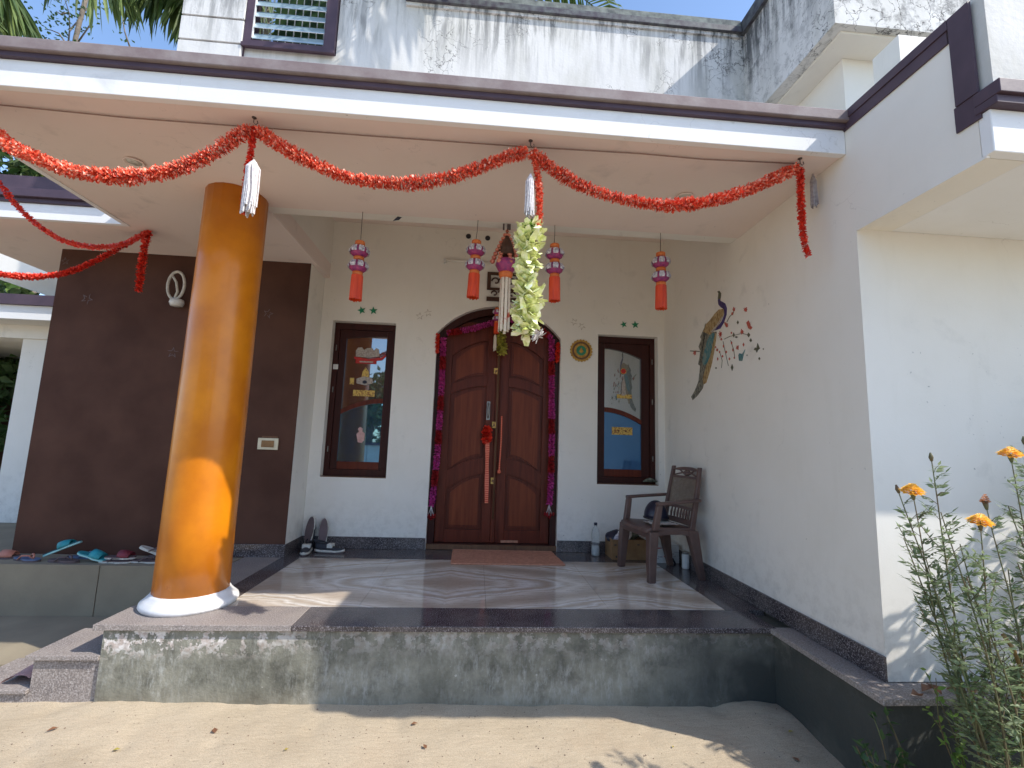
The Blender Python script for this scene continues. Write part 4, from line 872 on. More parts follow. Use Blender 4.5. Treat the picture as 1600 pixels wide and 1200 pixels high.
obj('neck', zp([(372,170),(378,215),(400,240),(430,260),(432,310),(410,370),(380,410),(340,460),(395,440),(430,380),(452,310),(456,250),(440,205),(415,190),(395,180),(392,160)], .004), M['pk_blue'], PK)
obj('head', zp([(385,185),(372,160),(378,110),(368,92),(385,86),(402,110),(398,150),(392,175)], .0036), M['pk_leaf'], PK)
obj('belly_line', zp([(305,470),(318,480),(365,420),(410,350),(415,320),(400,350),(350,420)], .0046), M['sticker_w'], PK)
rd = random.Random(3)
for (x, y, r) in ((522,262,26),(508,300,20),(632,262,30),(455,410,28),(598,470,30),(395,495,34),(556,620,28),(155,668,30),(665,400,24),(500,480,14),(405,540,16),(365,640,18),(440,390,14),(680,430,14)):
    pts = []
    for i in range(14): a = i/14*2*pi; rr = .78*r*(1 if i % 2 == 0 else .42)*(.7+.45*rd.random()); pts.append((x+rr*cos(a)*.8, y+rr*sin(a)*1.1))
    obj('blossom', zp(pts, .005), M['pk_red'], PK)
for (x, y, w, h) in ((558,383,9,18),(505,805,11,32),(760,722,9,14),(354,810,8,10),(612,590,8,18),(798,632,6,7),(645,690,5,7),(500,575,7,14),(450,660,8,14),(415,700,8,12),(370,725,7,16),(425,605,7,16),(480,725,8,14),(512,640,6,16),(525,715,6,10),(388,660,7,12),(660,500,14,22),(680,550,12,18),(545,520,16,9),(520,500,9,24),(350,615,8,10)):
    obj('petal' if x < 560 and y > 560 else 'leaf', zp([(x-w, y), (x, y-h), (x+w, y), (x, y+h)], .003), M['pk_red'] if (x < 540 and 560 < y < 740) or x == 612 else M['pk_leaf'], PK)
def branch(pts, w=2.2):
    for k in range(len(pts)-1):
        (xa, ya), (xb, yb) = pts[k], pts[k+1]; L = math.hypot(xb-xa, yb-ya); nx, ny = -(yb-ya)/L*w, (xb-xa)/L*w
        obj('twig', zp([(xa+nx, ya+ny), (xb+nx, yb+ny), (xb-nx, yb-ny), (xa-nx, ya-ny)], .0022), M['pk_leaf'], PK)
branch([(430, 540), (480, 515), (540, 500), (600, 485), (650, 500)]); branch([(455, 380), (480, 330), (520, 290)]); branch([(490, 550), (520, 640), (530, 720)], 1.6); branch([(420, 560), (440, 660), (470, 790)], 1.4); branch([(385, 650), (412, 740), (405, 810)], 1.4); branch([(110, 650), (200, 655)], 4)
for pts in ([(565,690),(575,672),(600,680),(628,636),(612,690),(598,745),(572,742)], [(710,640),(722,618),(735,625),(745,578),(765,628),(748,640),(738,665),(728,645)], [(640,385),(660,365),(675,410),(694,430),(680,450),(660,440)]):
    obj('butterfly', zp(pts, .0042), M['pk_red'] if pts[0][0] == 640 else M['pk_teal'] if pts[0][0] == 565 else M['pk_leaf'], PK)
# ================================================================== CHAIR
CO = Vector((1.657, 4.14, 0)); CF = Vector((-.985, -.167, 0)); CS = Vector((.167, -.985, 0))
def LC(f, s, z): return CO+CF*f+CS*s+Vector((0, 0, z))
chair = thing('plastic_chair', CO, 'brown moulded plastic armchair with cane pattern back by the right wall', 'chair')
def bar(p, q, w1, t1, w2=None, t2=None, mid=None):
    """tapered bar through local points; w along side, t along forward"""
    w2 = w2 or w1; t2 = t2 or t1; P = [p, q] if mid is None else [p]+mid+[q]; rings = []
    for i, (f, s, z) in enumerate(P):
        u = i/(len(P)-1); w = w1+(w2-w1)*u; t = t1+(t2-t1)*u
        up = abs(P[-1][2]-P[0][2]) > .2
        if up: c = [(f-t/2, s-w/2, z), (f+t/2, s-w/2, z), (f+t/2, s+w/2, z), (f-t/2, s+w/2, z)]
        elif abs(P[-1][0]-P[0][0]) > abs(P[-1][1]-P[0][1]): c = [(f, s-w/2, z-t/2), (f, s+w/2, z-t/2), (f, s+w/2, z+t/2), (f, s-w/2, z+t/2)]
        else: c = [(f-w/2, s, z-t/2), (f+w/2, s, z-t/2), (f+w/2, s, z+t/2), (f-w/2, s, z+t/2)]
        rings.append([LC(*x) for x in c])
    return MB().loft(rings, smooth=False)
PLM = M['plastic']
for s in (-1, 1):
    obj('leg', bar((.245, s*.262, 0), (.215, s*.235, .40), .05, .06, .075, .085, [(.235, s*.25, .2)]), PLM, chair, bevel=.008)
    obj('leg', bar((-.245, s*.235, 0), (-.165, s*.215, .40), .045, .05, .07, .10, [(-.205, s*.23, .18)]), PLM, chair, bevel=.008)
    obj('arm_post', bar((.20, s*.25, .41), (.165, s*.262, .615), .045, .055, .04, .05), PLM, chair, bevel=.008)
    obj('armrest', bar((.19, s*.264, .625), (-.235, s*.25, .655), .055, .026, .045, .026, [(.05, s*.268, .635)]), PLM, chair, bevel=.009)
    obj('back_upright', bar((-.165, s*.215, .38), (-.275, s*.195, .93), .036, .05, .034, .03, [(-.225, s*.208, .66)]), PLM, chair, bevel=.006)
seat = MB(); rings = []
for f, z, hw, th in ((.27, .385, .215, .012), (.26, .41, .235, .02), (.20, .425, .245, .028), (0, .41, .24, .03), (-.14, .412, .225, .03), (-.19, .42, .21, .03)):
    ring = [LC(f, s, z+.012*abs(s/hw)**3) for s in (-hw, -hw*.5, 0, hw*.5, hw)]+[LC(f, s, z-th) for s in (hw, hw*.5, 0, -hw*.5, -hw)]; rings.append(ring)
seat.loft(rings, smooth=True); obj('seat', seat, PLM, chair, bevel=.005)
for s in (-1, 1):
    m = MB(); rings = []
    for f, z in ((.22, .35), (.1, .372), (-.05, .372), (-.18, .345)): rings.append([LC(f, s*.243, z), LC(f, s*.243, .405), LC(f, s*.225, .405), LC(f, s*.225, z)])
    m.loft(rings, False); obj('side_apron', m, PLM, chair)
obj('front_apron', bar((.245, -.22, .375), (.245, .22, .375), .02, .06), PLM, chair, bevel=.004)
bf = lambda z: -.165-(z-.38)*.2
def back_rail(z0, z1, cur, nm, hw=.19, mat=PLM, d=.022):
    rings = []
    for i in range(9):
        u = -1+i/4; s = u*hw; k = cur*(1-u*u); rings.append([LC(bf(z0)-.01-.02*(1-u*u), s, z0), LC(bf(z0)-.01-.02*(1-u*u)+d, s, z0), LC(bf(z1+k)-.01-.02*(1-u*u)+d, s, z1+k), LC(bf(z1+k)-.01-.02*(1-u*u), s, z1+k)])
    return obj(nm, MB().loft(rings, False), mat, chair, bevel=.003)
back_rail(.895, .905, .022, 'top_rail'); back_rail(.825, .845, 0, 'back_rail'); back_rail(.555, .58, 0, 'back_rail'); back_rail(.43, .475, 0, 'back_rail')
def bk(s, z, d=0): u = s/.19; return LC(bf(z)-.01-.02*(1-u*u)+.011+d, s, z)
for sg_ in (-1, 1):                                      # openwork scrolls between the two top rails
    for k, pts in enumerate(([(.0, .90), (.05, .875), (.10, .865), (.17, .848)], [(.02, .852), (.06, .872), (.11, .898), (.16, .90)], [(.0, .85), (.03, .868), (.03, .888), (.008, .895)])):
        obj('scroll', MB().tube([bk(sg_*a, b) for a, b in pts], .0075, 6), PLM, chair)
obj('rosette', MB().tube([bk(.0, .87, -.008), bk(0, .87, .008)], .018, 10), PLM, chair)
cane = MB()
for i in range(31):
    s = -.175+.35*i/30; cane.tube([bk(s, .575), bk(s, .70), bk(s, .83)], .0036, 4, cap=False)
for j in range(21):
    z = .582+.24*j/20; cane.tube([bk(-.178+.356*i/6, z, .003) for i in range(7)], .0036, 4, cap=False)
co_ = obj('cane_mesh', cane, M['cane'], chair); co_['kind'] = 'stuff'
for i in range(7): s = -.13+.26*i/6; obj('spindle', MB().tube([bk(s, .47), bk(s, .51, .004), bk(s, .56)], [.006, .011, .006], 8), PLM, chair)
# helmet and white cloth seen behind the chair seat
hc = LC(-.02, -.10, .43)
hm = thing('helmet', hc, 'dark navy riding helmet lying on the plastic chair seat', 'helmet')
rings = []
for i in range(9):
    a = i/8*pi*.5; r = .105*cos(a)+.002; rings.append([hc+Vector((r*cos(b/16*2*pi), r*1.1*sin(b/16*2*pi), .03+.155*sin(a))) for b in range(16)])
obj('shell', MB().loft(rings), M['navy'], hm); obj('rim', MB().tube([hc+Vector((.105*cos(b/16*2*pi), .115*sin(b/16*2*pi), .03)) for b in range(17)], .009, 6, cap=False), M['black'], hm)
obj('strap', MB().tube([hc+Vector((-.09, -.02, .03)), hc+Vector((-.06, -.05, .008)), hc+Vector((.02, -.08, .008)), hc+Vector((.08, -.03, .03))], .006, 6), M['sole'], hm)
cl = MB(); n = 10
cl.add([LC(-.10+.24*i/n, -.06+.2*j/n, .429+.012*noise.noise(Vector((i*.8, j*.9, 1)))+.008) for j in range(n+1) for i in range(n+1)], [(j*(n+1)+i, j*(n+1)+i+1, (j+1)*(n+1)+i+1, (j+1)*(n+1)+i) for j in range(n) for i in range(n)], True)
solo('folded_cloth', cl, M['white_p'], 'crumpled white cloth on the plastic chair seat beside the helmet', 'cloth')
# ================================================================== THINGS ON THE PORCH FLOOR
bp_ = (1.235, 4.76, 0); bt = thing('water_bottle', bp_, 'clear water bottle with blue cap standing against the back skirting', 'bottle')
M['clear'] = None
mt, t, p = new_mat('clear_bottle_plastic'); p.inputs['Transmission Weight'].default_value = .85; p.inputs['Roughness'].default_value = .12; p.inputs['IOR'].default_value = 1.25; p.inputs['Base Color'].default_value = (.85, .88, .88, 1); M['clear'] = mt
obj('body', MB().lathe([(.036, .002), (.04, .01), (.04, .10), (.037, .11), (.04, .12), (.04, .21), (.034, .25), (.015, .285), (.014, .30)], bp_, 20), M['clear'], bt)
obj('milky_water', MB().lathe([(.035, .006), (.037, .012), (.037, .10)], bp_, 20), M['white_p'], bt); obj('cap', MB().lathe([(.017, .298), (.017, .322), (.012, .324)], bp_, 14), M['navy'], bt)
# cardboard box with packets
def cbox(name, x0, x1, y0, y1, h, mat, label, cat='box', flaps=True):
    t = thing(name, ((x0+x1)/2, (y0+y1)/2, 0), label, cat); m = MB(); e = .004
    m.box((x0, y0, .001), (x1, y1, .006)).box((x0, y0, .006), (x1, y0+e, h)).box((x0, y1-e, .006), (x1, y1, h)).box((x0, y0+e, .006), (x0+e, y1-e, h)).box((x1-e, y0+e, .006), (x1, y1-e, h)); obj('walls', m, mat, t)
    if flaps:
        obj('flap', MB().quad((x0, y0-.001, h), (x1, y0-.001, h), (x1-.01, y0-.05, h-.035), (x0+.01, y0-.05, h-.035)), mat, t); obj('flap', MB().quad((x0, y0, h), (x0, y1, h), (x0-.05, y1, h+.03), (x0-.05, y0+.02, h+.02)), mat, t)
    return t
bx = cbox('cardboard_box', 1.36, 1.70, 4.60, 4.85, .19, M['card'], 'brown cardboard box full of packets behind the chair legs', flaps=False)
obj('label', MB().box((1.425, 4.596, .08), (1.465, 4.599, .115)), M['white_p'], bx)
for k, (a, b, w, h) in enumerate(((1.44, .108, .006, .012), (1.452, .09, .006, .012), (1.39, .14, .02, .01), (1.62, .145, .025, .008), (1.40, .03, .012, .02))): obj('print', MB().box((a-w/2, 4.5955, b-h/2), (a+w/2, 4.5975, b+h/2)), M['black'], bx)
rd = random.Random(11)
for k in range(6):
    x = 1.40+.05*k; y = 4.63+.17*rd.random(); w = .062+.03*rd.random(); z = .17+.03*rd.random(); rings = []; c0 = rd.random()*6
    for i in range(5):
        u = i/4; r = w*sin(pi*(.12+.76*u)); rings.append([Vector((x+(u-.5)*.12*cos(c0), y+(u-.5)*.12*sin(c0), z+.02*u))+Vector((r*.6*cos(a/8*2*pi)*(1+.3*rd.random()), r*.5*sin(a/8*2*pi), r*.6*sin(a/8*2*pi+1)*(1+.4*rd.random()))) for a in range(8)])
    solo('plastic_packet', MB().loft(rings), M[['navy', 'lan_w', 'white_p', 'sticker_w', 'pk_leaf', 'tassel_g'][k]], '%s crumpled packet heaped in the open cardboard box' % ('dark navy', 'patterned white and dark', 'plain white', 'pale tan', 'olive', 'grey')[k], 'packet', 'packets heaped in the cardboard box')
pk = MB(); cc = Vector((1.465, 4.66, .225)); pk.lathe([(.01, -.04), (.03, -.03), (.036, 0), (.03, .03), (.012, .045)], cc, 10); solo('toy_ball', pk, M['white_p'], 'small white jar on top of the cardboard box packets', 'jar')
rm = MB(); rm.tube([(1.49, 4.64, .20), (1.50, 4.62, .25), (1.485, 4.61, .29)], [.012, .02, .006], 8); solo('red_wrapper', rm, M['sticker_p'], 'twisted pink red wrapper sticking out of the cardboard box', 'wrapper')
wb = cbox('white_box', 1.715, 1.985, 4.50, 4.78, .17, M['white_p'], 'white printed carton in the corner behind the chair', flaps=False)
rd = random.Random(5)
for k in range(14): a, b = 1.73+.22*rd.random(), .03+.11*rd.random(); obj('print', MB().box((a, 4.4955, b), (a+.015+.03*rd.random(), 4.4975, b+.004+.006*rd.random())), M['tassel_g'] if k % 3 else M['sticker_r'], wb)
c = (1.965, 4.315, 0); cu = thing('white_tumbler', c, 'small white canister standing on the dark border beside the chair', 'canister'); obj('body', MB().lathe([(.03, .001), (.033, .01), (.033, .125), (.029, .13)], c, 18), M['white_p'], cu); obj('grey_lid', MB().lathe([(.03, .131), (.028, .15), (.012, .156)], c, 18), M['steel'], cu)
solo('black_rod', MB().tube([(1.93, 4.46, .004), (1.90, 4.60, .13), (1.87, 4.74, .235)], .009, 8), M['black'], 'slim black rod leaning behind the chair in the corner', 'rod')
rd = random.Random(8); rings = []
c = Vector((1.86, 4.945, .722))
for i in range(7):
    u = i/6; r = .032*sin(pi*(.08+.84*u)); rings.append([c+Vector((-.065+.15*u, r*.9*cos(a/9*2*pi)*(1+.3*rd.random()), .005+abs(r*1.05*(1+sin(a/9*2*pi))/1.6)*(.8+.4*rd.random()))) for a in range(9)])
for r_ in rings:
    for v in r_: v.z = max(v.z, .701)
solo('grey_stone', MB().loft(rings), M['stone'], 'grey green stone on the sill corner of the right window', 'stone')
# doormat
mp = [PZ(709, 858, 0), PZ(864, 857, 0), PZ(882, 884, 0), PZ(705, 882, 0)]
mp = [Vector((-.19, 4.87, 0)), Vector((.80, 4.865, 0)), Vector((.845, 4.345, 0)), Vector((-.18, 4.325, 0))]
m = MB(); n, k = 40, 20; vs = []
for j in range(k+1):
    for i in range(n+1):
        a = mp[0].lerp(mp[1], i/n); b = mp[3].lerp(mp[2], i/n); q = a.lerp(b, j/k); vs.append((q.x+.004*noise.noise(q*20), q.y+.004*noise.noise(q*22), .012+.003*noise.noise(q*30)))
m.add(vs, [(j*(n+1)+i, (j+1)*(n+1)+i, (j+1)*(n+1)+i+1, j*(n+1)+i+1) for j in range(k) for i in range(n)], True)
for i in range(n): pass
bd_ = MB(); ed = [Vector(v) for v in vs]
loop = [ed[i] for i in range(n+1)]+[ed[j*(n+1)+n] for j in range(1, k+1)]+[ed[k*(n+1)+i] for i in range(n-1, -1, -1)]+[ed[j*(n+1)] for j in range(k-1, -1, -1)]
dm = thing('doormat', (.3, 4.6, 0), 'terracotta coloured fibre doormat before the double door', 'doormat'); obj('mat_top', m, M['mat'], dm)
obj('bound_edge', MB().tube([Vector((v.x, v.y, .008)) for v in loop], .0075, 6, cap=False), M['mat'], dm)
# ================================================================== SHOES
def shoe_parts(parent, xf, L=.28):
    n = 12; so_, up = [], []
    for i in range(n+1):
        u = i/n; w = .045*(sin(pi*min(1, .10+.9*u))**.45)*(1-.12*math.exp(-((u-.45)/.15)**2))*(1.05 if u > .5 else .9)+.002
        toe = .022*max(0, u-.75)**1.5*4; hl = .004*max(0, .15-u)*10
        def ringp(z0, z1, k=1): return [Vector((L*(u-.5), w*k*cos(a/12*2*pi), (z0+z1)/2+(z1-z0)/2*sin(a/12*2*pi))) for a in range(12)]
        so_.append(ringp(.001+toe+hl, .030+toe+hl, 1.04)); top = .095-.055*u if u > .35 else .095-.01*(.35-u)
        top = .10-.01*sin(u*9) if u < .3 else .10-.075*((u-.3)/.7)**.8+toe
        up.append([Vector((L*(u-.5)*.97, w*.94*cos(a/12*2*pi)*(1 if sin(a/12*2*pi) < .2 else .72), .02+toe+(top-.02)*(1+sin(a/12*2*pi))/2)) for a in range(12)])
    obj('sole', MB().loft(so_), M['sole'], parent, xf=xf); obj('upper', MB().loft(up), M['shoe'], parent, xf=xf); obj('outsole', MB().prism([(L*.46*cos(a/20*2*pi), .040*sin(a/20*2*pi)) for a in range(20)], 2, -.003, .004), M['slate'], parent, xf=xf)
    obj('collar', MB().tube([(L*(-.36)+.06*cos(a/12*2*pi), .026*sin(a/12*2*pi), .098-.012*cos(a/12*2*pi)) for a in range(13)], .008, 6, cap=False), M['black'], parent, xf=xf)
    obj('ankle_patch', MB().box((-.02, -.036, .05), (.03, .036, .083)), M['sole'], parent, xf=xf)
def shoe(loc, rot, label):
    t = thing('sneaker', loc, label, 'shoe', 'dark sneakers in the porch corner'); shoe_parts(t, Matrix.Translation(loc) @ rot)
R3 = lambda a, b, c: Matrix.Rotation(c, 4, 'Z') @ Matrix.Rotation(b, 4, 'Y') @ Matrix.Rotation(a, 4, 'X')
shoe(Vector((-1.35, 4.70, .001)), R3(0, 0, -.10), 'dark sneaker lying flat with its white sole pointing right')
shoe(Vector((-1.555, 4.66, .001)), R3(0, 0, -1.45), 'dark sneaker of the corner pile with its white toe facing out')
shoe(Vector((-1.59, 4.80, .185)), R3(0, -1.8, -1.75), 'dark sneaker propped toe up at the left wall corner')
shoe(Vector((-1.46, 4.81, .17)), R3(0, -1.8, -1.35), 'dark sneaker propped toe up against the back wall')
# slippers on the left ledge
def slip(loc, rz, tilt, roll, base, rim, strap, label, L=.26, kind='flip', prop=0):
    t = thing('slipper', loc, label, 'slipper', 'slippers lined up on the left ledge'); xf = Matrix.Translation(Vector(loc)) @ R3(roll, tilt, rz)
    out = []
    for i in range(28):
        a = i/28*2*pi; u = cos(a); w = .046*(1-.18*math.exp(-((u+.15)/.3)**2))*(1.08 if u > 0 else .92); out.append((L/2*u, w*sin(a)*abs(sin(a))**-.25 if abs(sin(a)) > .01 else 0))
    obj('sole_edge', MB().prism(out, 2, .0, .012), rim, t, xf=xf); obj('footbed', MB().prism([(x*.97, y*.95) for x, y in out], 2, .0121, .020), base, t, xf=xf)
    if kind == 'flip':
        for s in (-1, 1): obj('strap', MB().tube([(.07, 0, .02), (.045, s*.018, .045), (-.0, s*.038, .045), (-.035, s*.044, .012)], [.006, .009, .010, .008], 6, flat=.6), strap, t, xf=xf)
    else:
        rings = [[Vector((x, .048*cos(a/10*pi)*(1.02), .018+h*sin(a/10*pi))) for a in range(11)]+[Vector((x, .044*cos(a/10*pi), .014+(h-.004)*sin(a/10*pi))) for a in range(10, -1, -1)] for x, h in ((-.005, .052), (.04, .05), (.085, .036))]
        obj('strap', MB().loft(rings, smooth=True), strap, t, xf=xf)
    return t
z0 = -.003
slip((-3.90, 4.33, z0), .2, 0, 0, M['slate'], M['slate'], M['salmon'], 'salmon strapped sandal at the far left of the ledge', kind='slide')
slip((-3.66, 4.27, z0), -.3, 0, 0, M['blues'], M['slate'], M['salmon'], 'flat slipper beside the salmon sandal')
slip((-3.44, 4.33, .075), .1, -.42, 0, M['teal2'], M['tealrim'], M['teal'], 'teal slipper tilted up on top of the others', kind='slide', L=.29)
slip((-3.35, 4.24, z0), -.15, 0, 0, M['slate'], M['slate'], M['slate'], 'mauve brown flip flop lying under the teal slippers')
slip((-3.28, 4.38, z0), .15, 0, 0, M['blues'], M['blues'], M['blues'], 'dusty blue flip flop behind the teal slippers')
slip((-3.14, 4.26, .030), -.1, .22, 0, M['teal'], M['tealrim'], M['teal'], 'teal slipper sloping down to the right', kind='slide', L=.27)
slip((-2.95, 4.25, z0), 0, 0, 0, M['slate'], M['sole'], M['slate'], 'grey slipper with white sole, lowest of the stacked pair')
slip((-2.93, 4.27, .024), .06, 0, 0, M['slate'], M['sole'], M['maroonf'], 'grey slipper with maroon strap, on top of the stacked pair', kind='slide', L=.24)
slip((-2.72, 4.27, z0), 0, 0, 0, M['slate'], M['sole'], M['slate'], 'dark slipper with white sole half hidden behind the column')
slip((-2.70, 4.33, .06), .1, .35, 0, M['sole'], M['sole'], M['slate'], 'pale slipper leaning behind the column')
# folded mat on the lower step
m = MB(); n = 12; vs = []
for j in range(7):
    for i in range(n+1): u = i/n; vs.append((-2.60+.15*u+.01*(j % 2), 2.99+.33*j/6, -.345+.055*sin(pi*u)**.6*(.5+.5*j/6)+.03*u+.004*(j % 2)))
m.add(vs, [(j*(n+1)+i, j*(n+1)+i+1, (j+1)*(n+1)+i+1, (j+1)*(n+1)+i) for j in range(6) for i in range(n)], True)
solo('crumpled_paper', m, M['sticker_p'], 'curled pinkish sheet lying on the lower granite step', 'sheet')
# ================================================================== VEGETATION
def leaf_quad(m, p, d, up, L, W, fold=.25):
    d = d.normalized(); s = d.cross(up)
    s = s.normalized() if s.length > 1e-4 else d.orthogonal().normalized(); n = s.cross(d)
    m.add([p, p+d*L*.35+s*W+n*W*fold, p+d*L, p+d*L*.35-s*W+n*W*fold, p+d*L*.4], [(0, 1, 4), (1, 2, 4), (2, 3, 4), (3, 0, 4)])
def rv(r): return Vector((r.gauss(0, 1), r.gauss(0, 1), r.gauss(0, 1))).normalized()
def marigold(base, tips, label, seed, group=None, bushy=9, mat='leaf'):
    """tips: list of (point, kind) kind in flower, small, bud, None"""
    r = random.Random(seed); t = thing('marigold_plant', base, label, 'plant', group); B = Vector(base); st = MB(); lv = MB()
    for p, kind in tips:
        p = Vector(p); mid = B.lerp(p, .5)+Vector((r.uniform(-.05, .05), r.uniform(-.05, .05), .05)); S = sample([B+Vector((r.uniform(-.04, .04), r.uniform(-.03, .03), 0)), mid, p], .03)
        st.tube(S, [.0052-.0034*i/len(S) for i in range(len(S))], 5, cap=False)
        for bi in range(3):
            if len(S) < 12: continue
            j0 = int(len(S)*(.45+.15*bi)); q = S[j0]; e = q+Vector((r.uniform(-.14, .14), r.uniform(-.06, .06), .10+.1*r.random())); SB = sample([q, q.lerp(e, .5)+Vector((0, 0, -.01)), e], .03); st.tube(SB, .0018, 4, cap=False)
            for qq in SB[2:]:
                for k in range(6): leaf_quad(lv, qq, rv(r)+Vector((0, 0, .2)), Vector((0, 0, 1)), .022+.014*r.random(), .005)
        for i in range(int(len(S)*.25), len(S)-2):
            q = S[i]; tan = (S[i+1]-S[i]).normalized()
            for side in range(2):
                if r.random() < .42: continue
                a = tan.orthogonal(); a.rotate(Matrix.Rotation(r.random()*6.28, 3, tan)); d = (a*.9+tan*.45).normalized(); L = .035+.045*r.random(); d = (d+Vector((0, 0, .45))).normalized(); tip = q+d*L-Vector((0, 0, L*.15))
                st.tube([q, q.lerp(tip, .5)+Vector((0, 0, .008)), tip], .0013, 3, cap=False)
                sd = d.cross(Vector((0, 0, 1))).normalized() if abs(d.z) < .95 else Vector((1, 0, 0))
                for k in range(bushy//2):
                    c = q.lerp(tip, .25+.75*k/(bushy//2))
                    for sg2 in (-1, 1): leaf_quad(lv, c, sd*sg2+d*.7-Vector((0, 0, .25)), Vector((0, 0, 1)) if r.random() < .5 else rv(r), .020+.014*r.random(), .0045+.002*r.random())
                leaf_quad(lv, tip, d, Vector((0, 0, 1)), .035, .005)
        if kind:
            tan = (S[-1]-S[-3]).normalized(); R_ = {'flower': .044, 'small': .02, 'bud': .0, 'rust': .02}[kind]
            cup = MB().tube([p-tan*.012, p+tan*.004, p+tan*.022], [.004, .008, .010 if kind != 'bud' else .003], 8); obj('bud', cup, M['stem'], t)
            if R_:
                f = MB(); up = (tan+Vector((-.1, -.35, .5))).normalized(); a = up.orthogonal().normalized(); b = up.cross(a)
                for layer in range(5):
                    for k in range(13):
                        th = 2*pi*k/13+layer*.4+r.uniform(-.1, .1); rr = R_*(1-.17*layer); d = a*cos(th)+b*sin(th); s = up.cross(d); c = p+tan*.018+up*(.007*layer)
                        f.add([c+d*rr*.2, c+d*rr*.75-s*rr*.2+up*.004, c+d*rr+up*(.001+.004*r.random()), c+d*rr*.75+s*rr*.2+up*.004], [(0, 1, 2, 3)])
                obj('flower_head', f, M['flower_d' if kind == 'rust' else 'flower'], t)
    so_ = obj('stems', st, M['stem'], t); lo_ = obj('leaves', lv, M[mat], t); lo_['kind'] = 'stuff'; return t
YM = 1.72
P_ = lambda x, y, d=0: PY(x, y, YM+d)
marigold((2.02, 1.72, -.47), [(P_(1427, 776), 'flower'), (P_(1455, 716), 'bud'), (P_(1403, 766, .05), 'bud'), (P_(1532, 824, -.06), 'flower'), (P_(1541, 792, .03), 'rust'), (P_(1412, 840, .08), None), (P_(1446, 870, .1), None), (P_(1470, 800, -.03), None), (P_(1500, 850, .05), None), (P_(1510, 900, -.05), None), (P_(1575, 890, .05), None)],
    'tall marigold plant with orange blooms in front of the white wall', 1)
marigold((2.30, 1.74, -.47), [(P_(1580, 718), 'flower'), (P_(1600, 690, .05), 'bud'), (P_(1575, 790, .03), None), (P_(1598, 830, .1), None), (P_(1600, 760, .0), None), (P_(1590, 880, .0), None)],
    'second marigold plant with one yellow bloom at the right edge', 2)
def shrub(name, base, pts_fn, n, L, W, mat, label, cat, seed, stems=9, group=None, smat='twig', pair=False):
    r = random.Random(seed); t = thing(name, base, label, cat, group); st = MB(); lv = MB(); B = Vector(base)
    ends = [pts_fn(r) for _ in range(stems)]; S_all = []
    for e in ends:
        S = sample([B+Vector((r.uniform(-.05, .05), r.uniform(-.04, .04), 0)), B.lerp(e, .5)+rv(r)*.04+Vector((0, 0, .04)), e], .03); st.tube(S, [.005-.0035*i/len(S) for i in range(len(S))], 4, cap=False); S_all += S[len(S)//4:]
    for k in range(n):
        q = r.choice(S_all)+rv(r)*r.random()*L*.6; d = (rv(r)+Vector((0, -.25, .15))).normalized(); leaf_quad(lv, q, d, Vector((0, 0, 1)) if r.random() < .7 else rv(r), L*(.6+.7*r.random()), W*(.6+.6*r.random()))
    obj('stems', st, M[smat], t); l = obj('leaves', lv, M[mat], t); l['kind'] = 'stuff'; return t
def box_fn(a, b): return lambda r: Vector([r.uniform(x, y) for x, y in zip(a, b)])
shrub('weed', (1.83, 2.02, -.46), box_fn((1.60, 1.95, -.2), (1.86, 2.1, .0)), 110, .04, .014, 'leaf_d', 'small leafy weed growing at the foot of the dark plinth corner', 'weed', 4, 8, smat='stem')
shrub('weed', (2.13, 1.98, -.47), box_fn((1.98, 1.85, -.05), (2.30, 2.12, .16)), 170, .035, .011, 'leaf_b', 'bright green weed spilling over the granite ledge by the white wall', 'weed', 5, 10, smat='stem')
shrub('shrub', (2.33, 1.80, -.47), box_fn((2.12, 1.65, -.2), (2.62, 1.95, .25)), 520, .06, .019, 'leaf_d', 'dark broad leaved shrub filling the lower right corner', 'shrub', 6, 16)
shrub('shrub', (2.2, 1.62, -.47), box_fn((1.92, 1.5, -.4), (2.35, 1.75, -.05)), 380, .045, .014, 'leaf_b', 'low bright green bush at the bottom right under the marigolds', 'shrub', 7, 14, smat='stem')
shrub('shrub', (2.34, 1.60, -.47), box_fn((2.05, 1.5, -.35), (2.5, 1.75, .12)), 260, .075, .026, 'leaf_b', 'broad bright leaved plant at the lower right among the marigold stems', 'shrub', 12, 12, smat='stem')
# dry twig tangle
r = random.Random(21); t = thing('dry_vine', (2.22, 1.8, -.47), 'dry brown twig tangle climbing among the marigold stems', 'vine'); m = MB()
for k in range(90):
    a = Vector((2.03+.34*r.random(), 1.72+.16*r.random(), .0+.30*r.random())); b = a+rv(r)*.16; m.tube([a, a.lerp(b, .5)+rv(r)*.03, b], .0022, 3, cap=False)
obj('twigs', m, M['twig'], t)
obj('main_stem', MB().tube(sample([(2.02, 1.70, -.47), (2.05, 1.71, 0), (2.08, 1.72, .30), (2.02, 1.72, .42)], .05), .007, 6), M['stem_y'], t)
solo('cane_stem', MB().tube(sample([(2.28, 1.50, -.47), (2.26, 1.53, -.2), (2.17, 1.56, .08), (2.14, 1.58, .13), (2.20, 1.58, .15), (2.25, 1.56, .14)], .03), .007, 6), M['stem_y'], 'bent ochre yellow stem in the lower right corner', 'stem')
